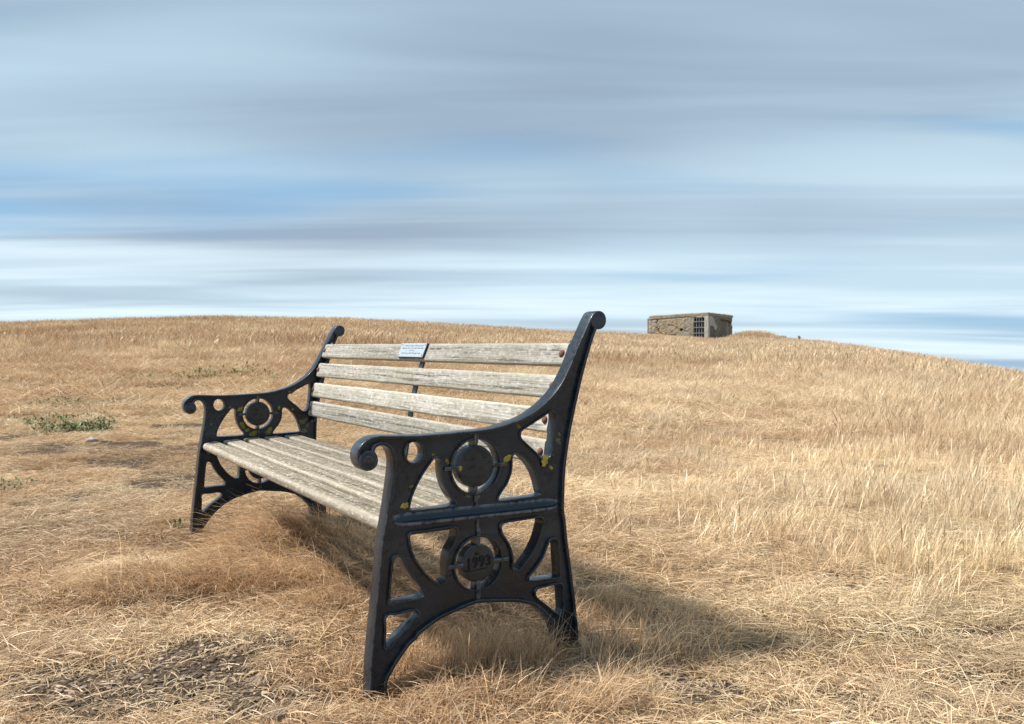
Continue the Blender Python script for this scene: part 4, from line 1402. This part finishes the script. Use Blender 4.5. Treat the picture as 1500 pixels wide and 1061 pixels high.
# ------------------------------------------------------------------ green weeds
def leaf_patch(name, px, py, rx, ry, n, hgt, label, seed, dark=0.0, cat='weeds'):
    rg = random.Random(seed)
    p0 = ground_at(px, py)
    V = []; F = []
    for _ in range(n):
        a = rg.uniform(0, 6.283); q = math.sqrt(rg.random())
        q *= 0.75 + 0.35 * math.sin(3 * a + seed)
        x, y = p0.x + rx * q * math.cos(a), p0.y + ry * q * math.sin(a)
        z = float(terrain(x, y))
        az = rg.uniform(0, 6.283); el = rg.uniform(0.2, 1.2); L = hgt * rg.uniform(0.5, 1.2); wd = L * rg.uniform(0.18, 0.32)
        d = Vector((math.cos(az) * math.cos(el), math.sin(az) * math.cos(el), math.sin(el))); s = Vector((-math.sin(az), math.cos(az), 0)) * wd / 2
        b = Vector((x, y, z + rg.uniform(0, hgt * 0.5)))
        i = len(V)
        V += [b, b + d * L * 0.5 + s, b + d * L * 0.5 - s, b + d * L + Vector((0, 0, -L * 0.25))]
        F += [(i, i + 1, i + 2), (i + 1, i + 3, i + 2)]
    o = mesh_obj(name, [v - p0 for v in V], F, None)
    o.location = p0
    m, t, p = new_mat('weed_leaf')
    r = t.add('ShaderNodeNewGeometry').outputs['Random Per Island']
    t.link(t.mix(r, (0.085 - 0.035 * dark, 0.115 - 0.035 * dark, 0.025), (0.25, 0.24, 0.08)), p.inputs['Base Color'])
    p.inputs['Roughness'].default_value = 0.6
    o.data.materials.append(m)
    tag(o, label, cat, kind='stuff' if n > 20 else None)
    return o


leaf_patch('weed_patch', 122, 628, 0.30, 0.45, 1100, 0.055, 'dense dark green weed patch on the left slope', 3, 1)
leaf_patch('weed_patch', 76, 617, 0.38, 0.55, 420, 0.05, 'sparser olive weed patch left of the dense green one', 5)
leaf_patch('weed_patch', 100, 594, 0.6, 0.5, 480, 0.06, 'thin green weed strip upslope of the dense green patch', 7)
leaf_patch('weed_patch', 318, 551, 1.3, 1.6, 900, 0.085, 'faint green weed patch on slope above the far armrest', 9)
leaf_patch('weed_patch', 12, 714, 0.16, 0.14, 160, 0.04, 'small green weed tuft at left edge of photo', 11)
leaf_patch('weed_patch', 258, 776, 0.02, 0.02, 14, 0.05, 'single green sprig beside the far front bench leg', 13)
leaf_patch('weed_patch', 930, 1050, 0.012, 0.012, 5, 0.03, 'single green leaf at bottom right of the near bench end', 15, 1)
for i, (px, Y, h, lab) in enumerate(((1143, 60 * K, 0.36, 'leafy dark weed on skyline just right of the grass mound'),
                                     (1171, 58 * K, 0.42, 'tall thin seed stalk on skyline, farthest right of the weeds'))):
    r = ray(px, 495); x = r.x / r.y * Y
    z = float(terrain(x, Y))
    rg = random.Random(i)
    V = []; F = []
    for k in range(26 if i < 1 else 10):
        zz = z + h * rg.uniform(0.15, 1.0) if i < 1 else z + h * rg.uniform(0.8, 1.05)
        sp = 0.16 if i < 1 else 0.06
        c = Vector((x + rg.gauss(0, sp), Y + rg.gauss(0, sp), zz)); a = rg.uniform(0, 6.28)
        s = Vector((math.cos(a), math.sin(a), rg.uniform(-.4, .4))) * 0.05; u = Vector((rg.uniform(-.5, .5), rg.uniform(-.5, .5), 1)).normalized() * 0.09
        n = len(V); V += [c - s, c - u, c + s, c + u]; F.append((n, n + 1, n + 2, n + 3))
    o = mesh_obj('weed_stalk', [v - Vector((x, Y, z)) for v in V], F, simple('weed_dark%d' % i, (0.30, 0.27, 0.15), 0.9))
    o.location = (x, Y, z)
    stem = box_bm(-0.014, 0.014, -0.014, 0.014, -0.1, h, 0.0)
    bm_obj('stem', stem, simple('weed_stem%d' % i, (0.12, 0.10, 0.05), 0.9), o)
    tag(o, lab, 'weed', group='weeds on the skyline')
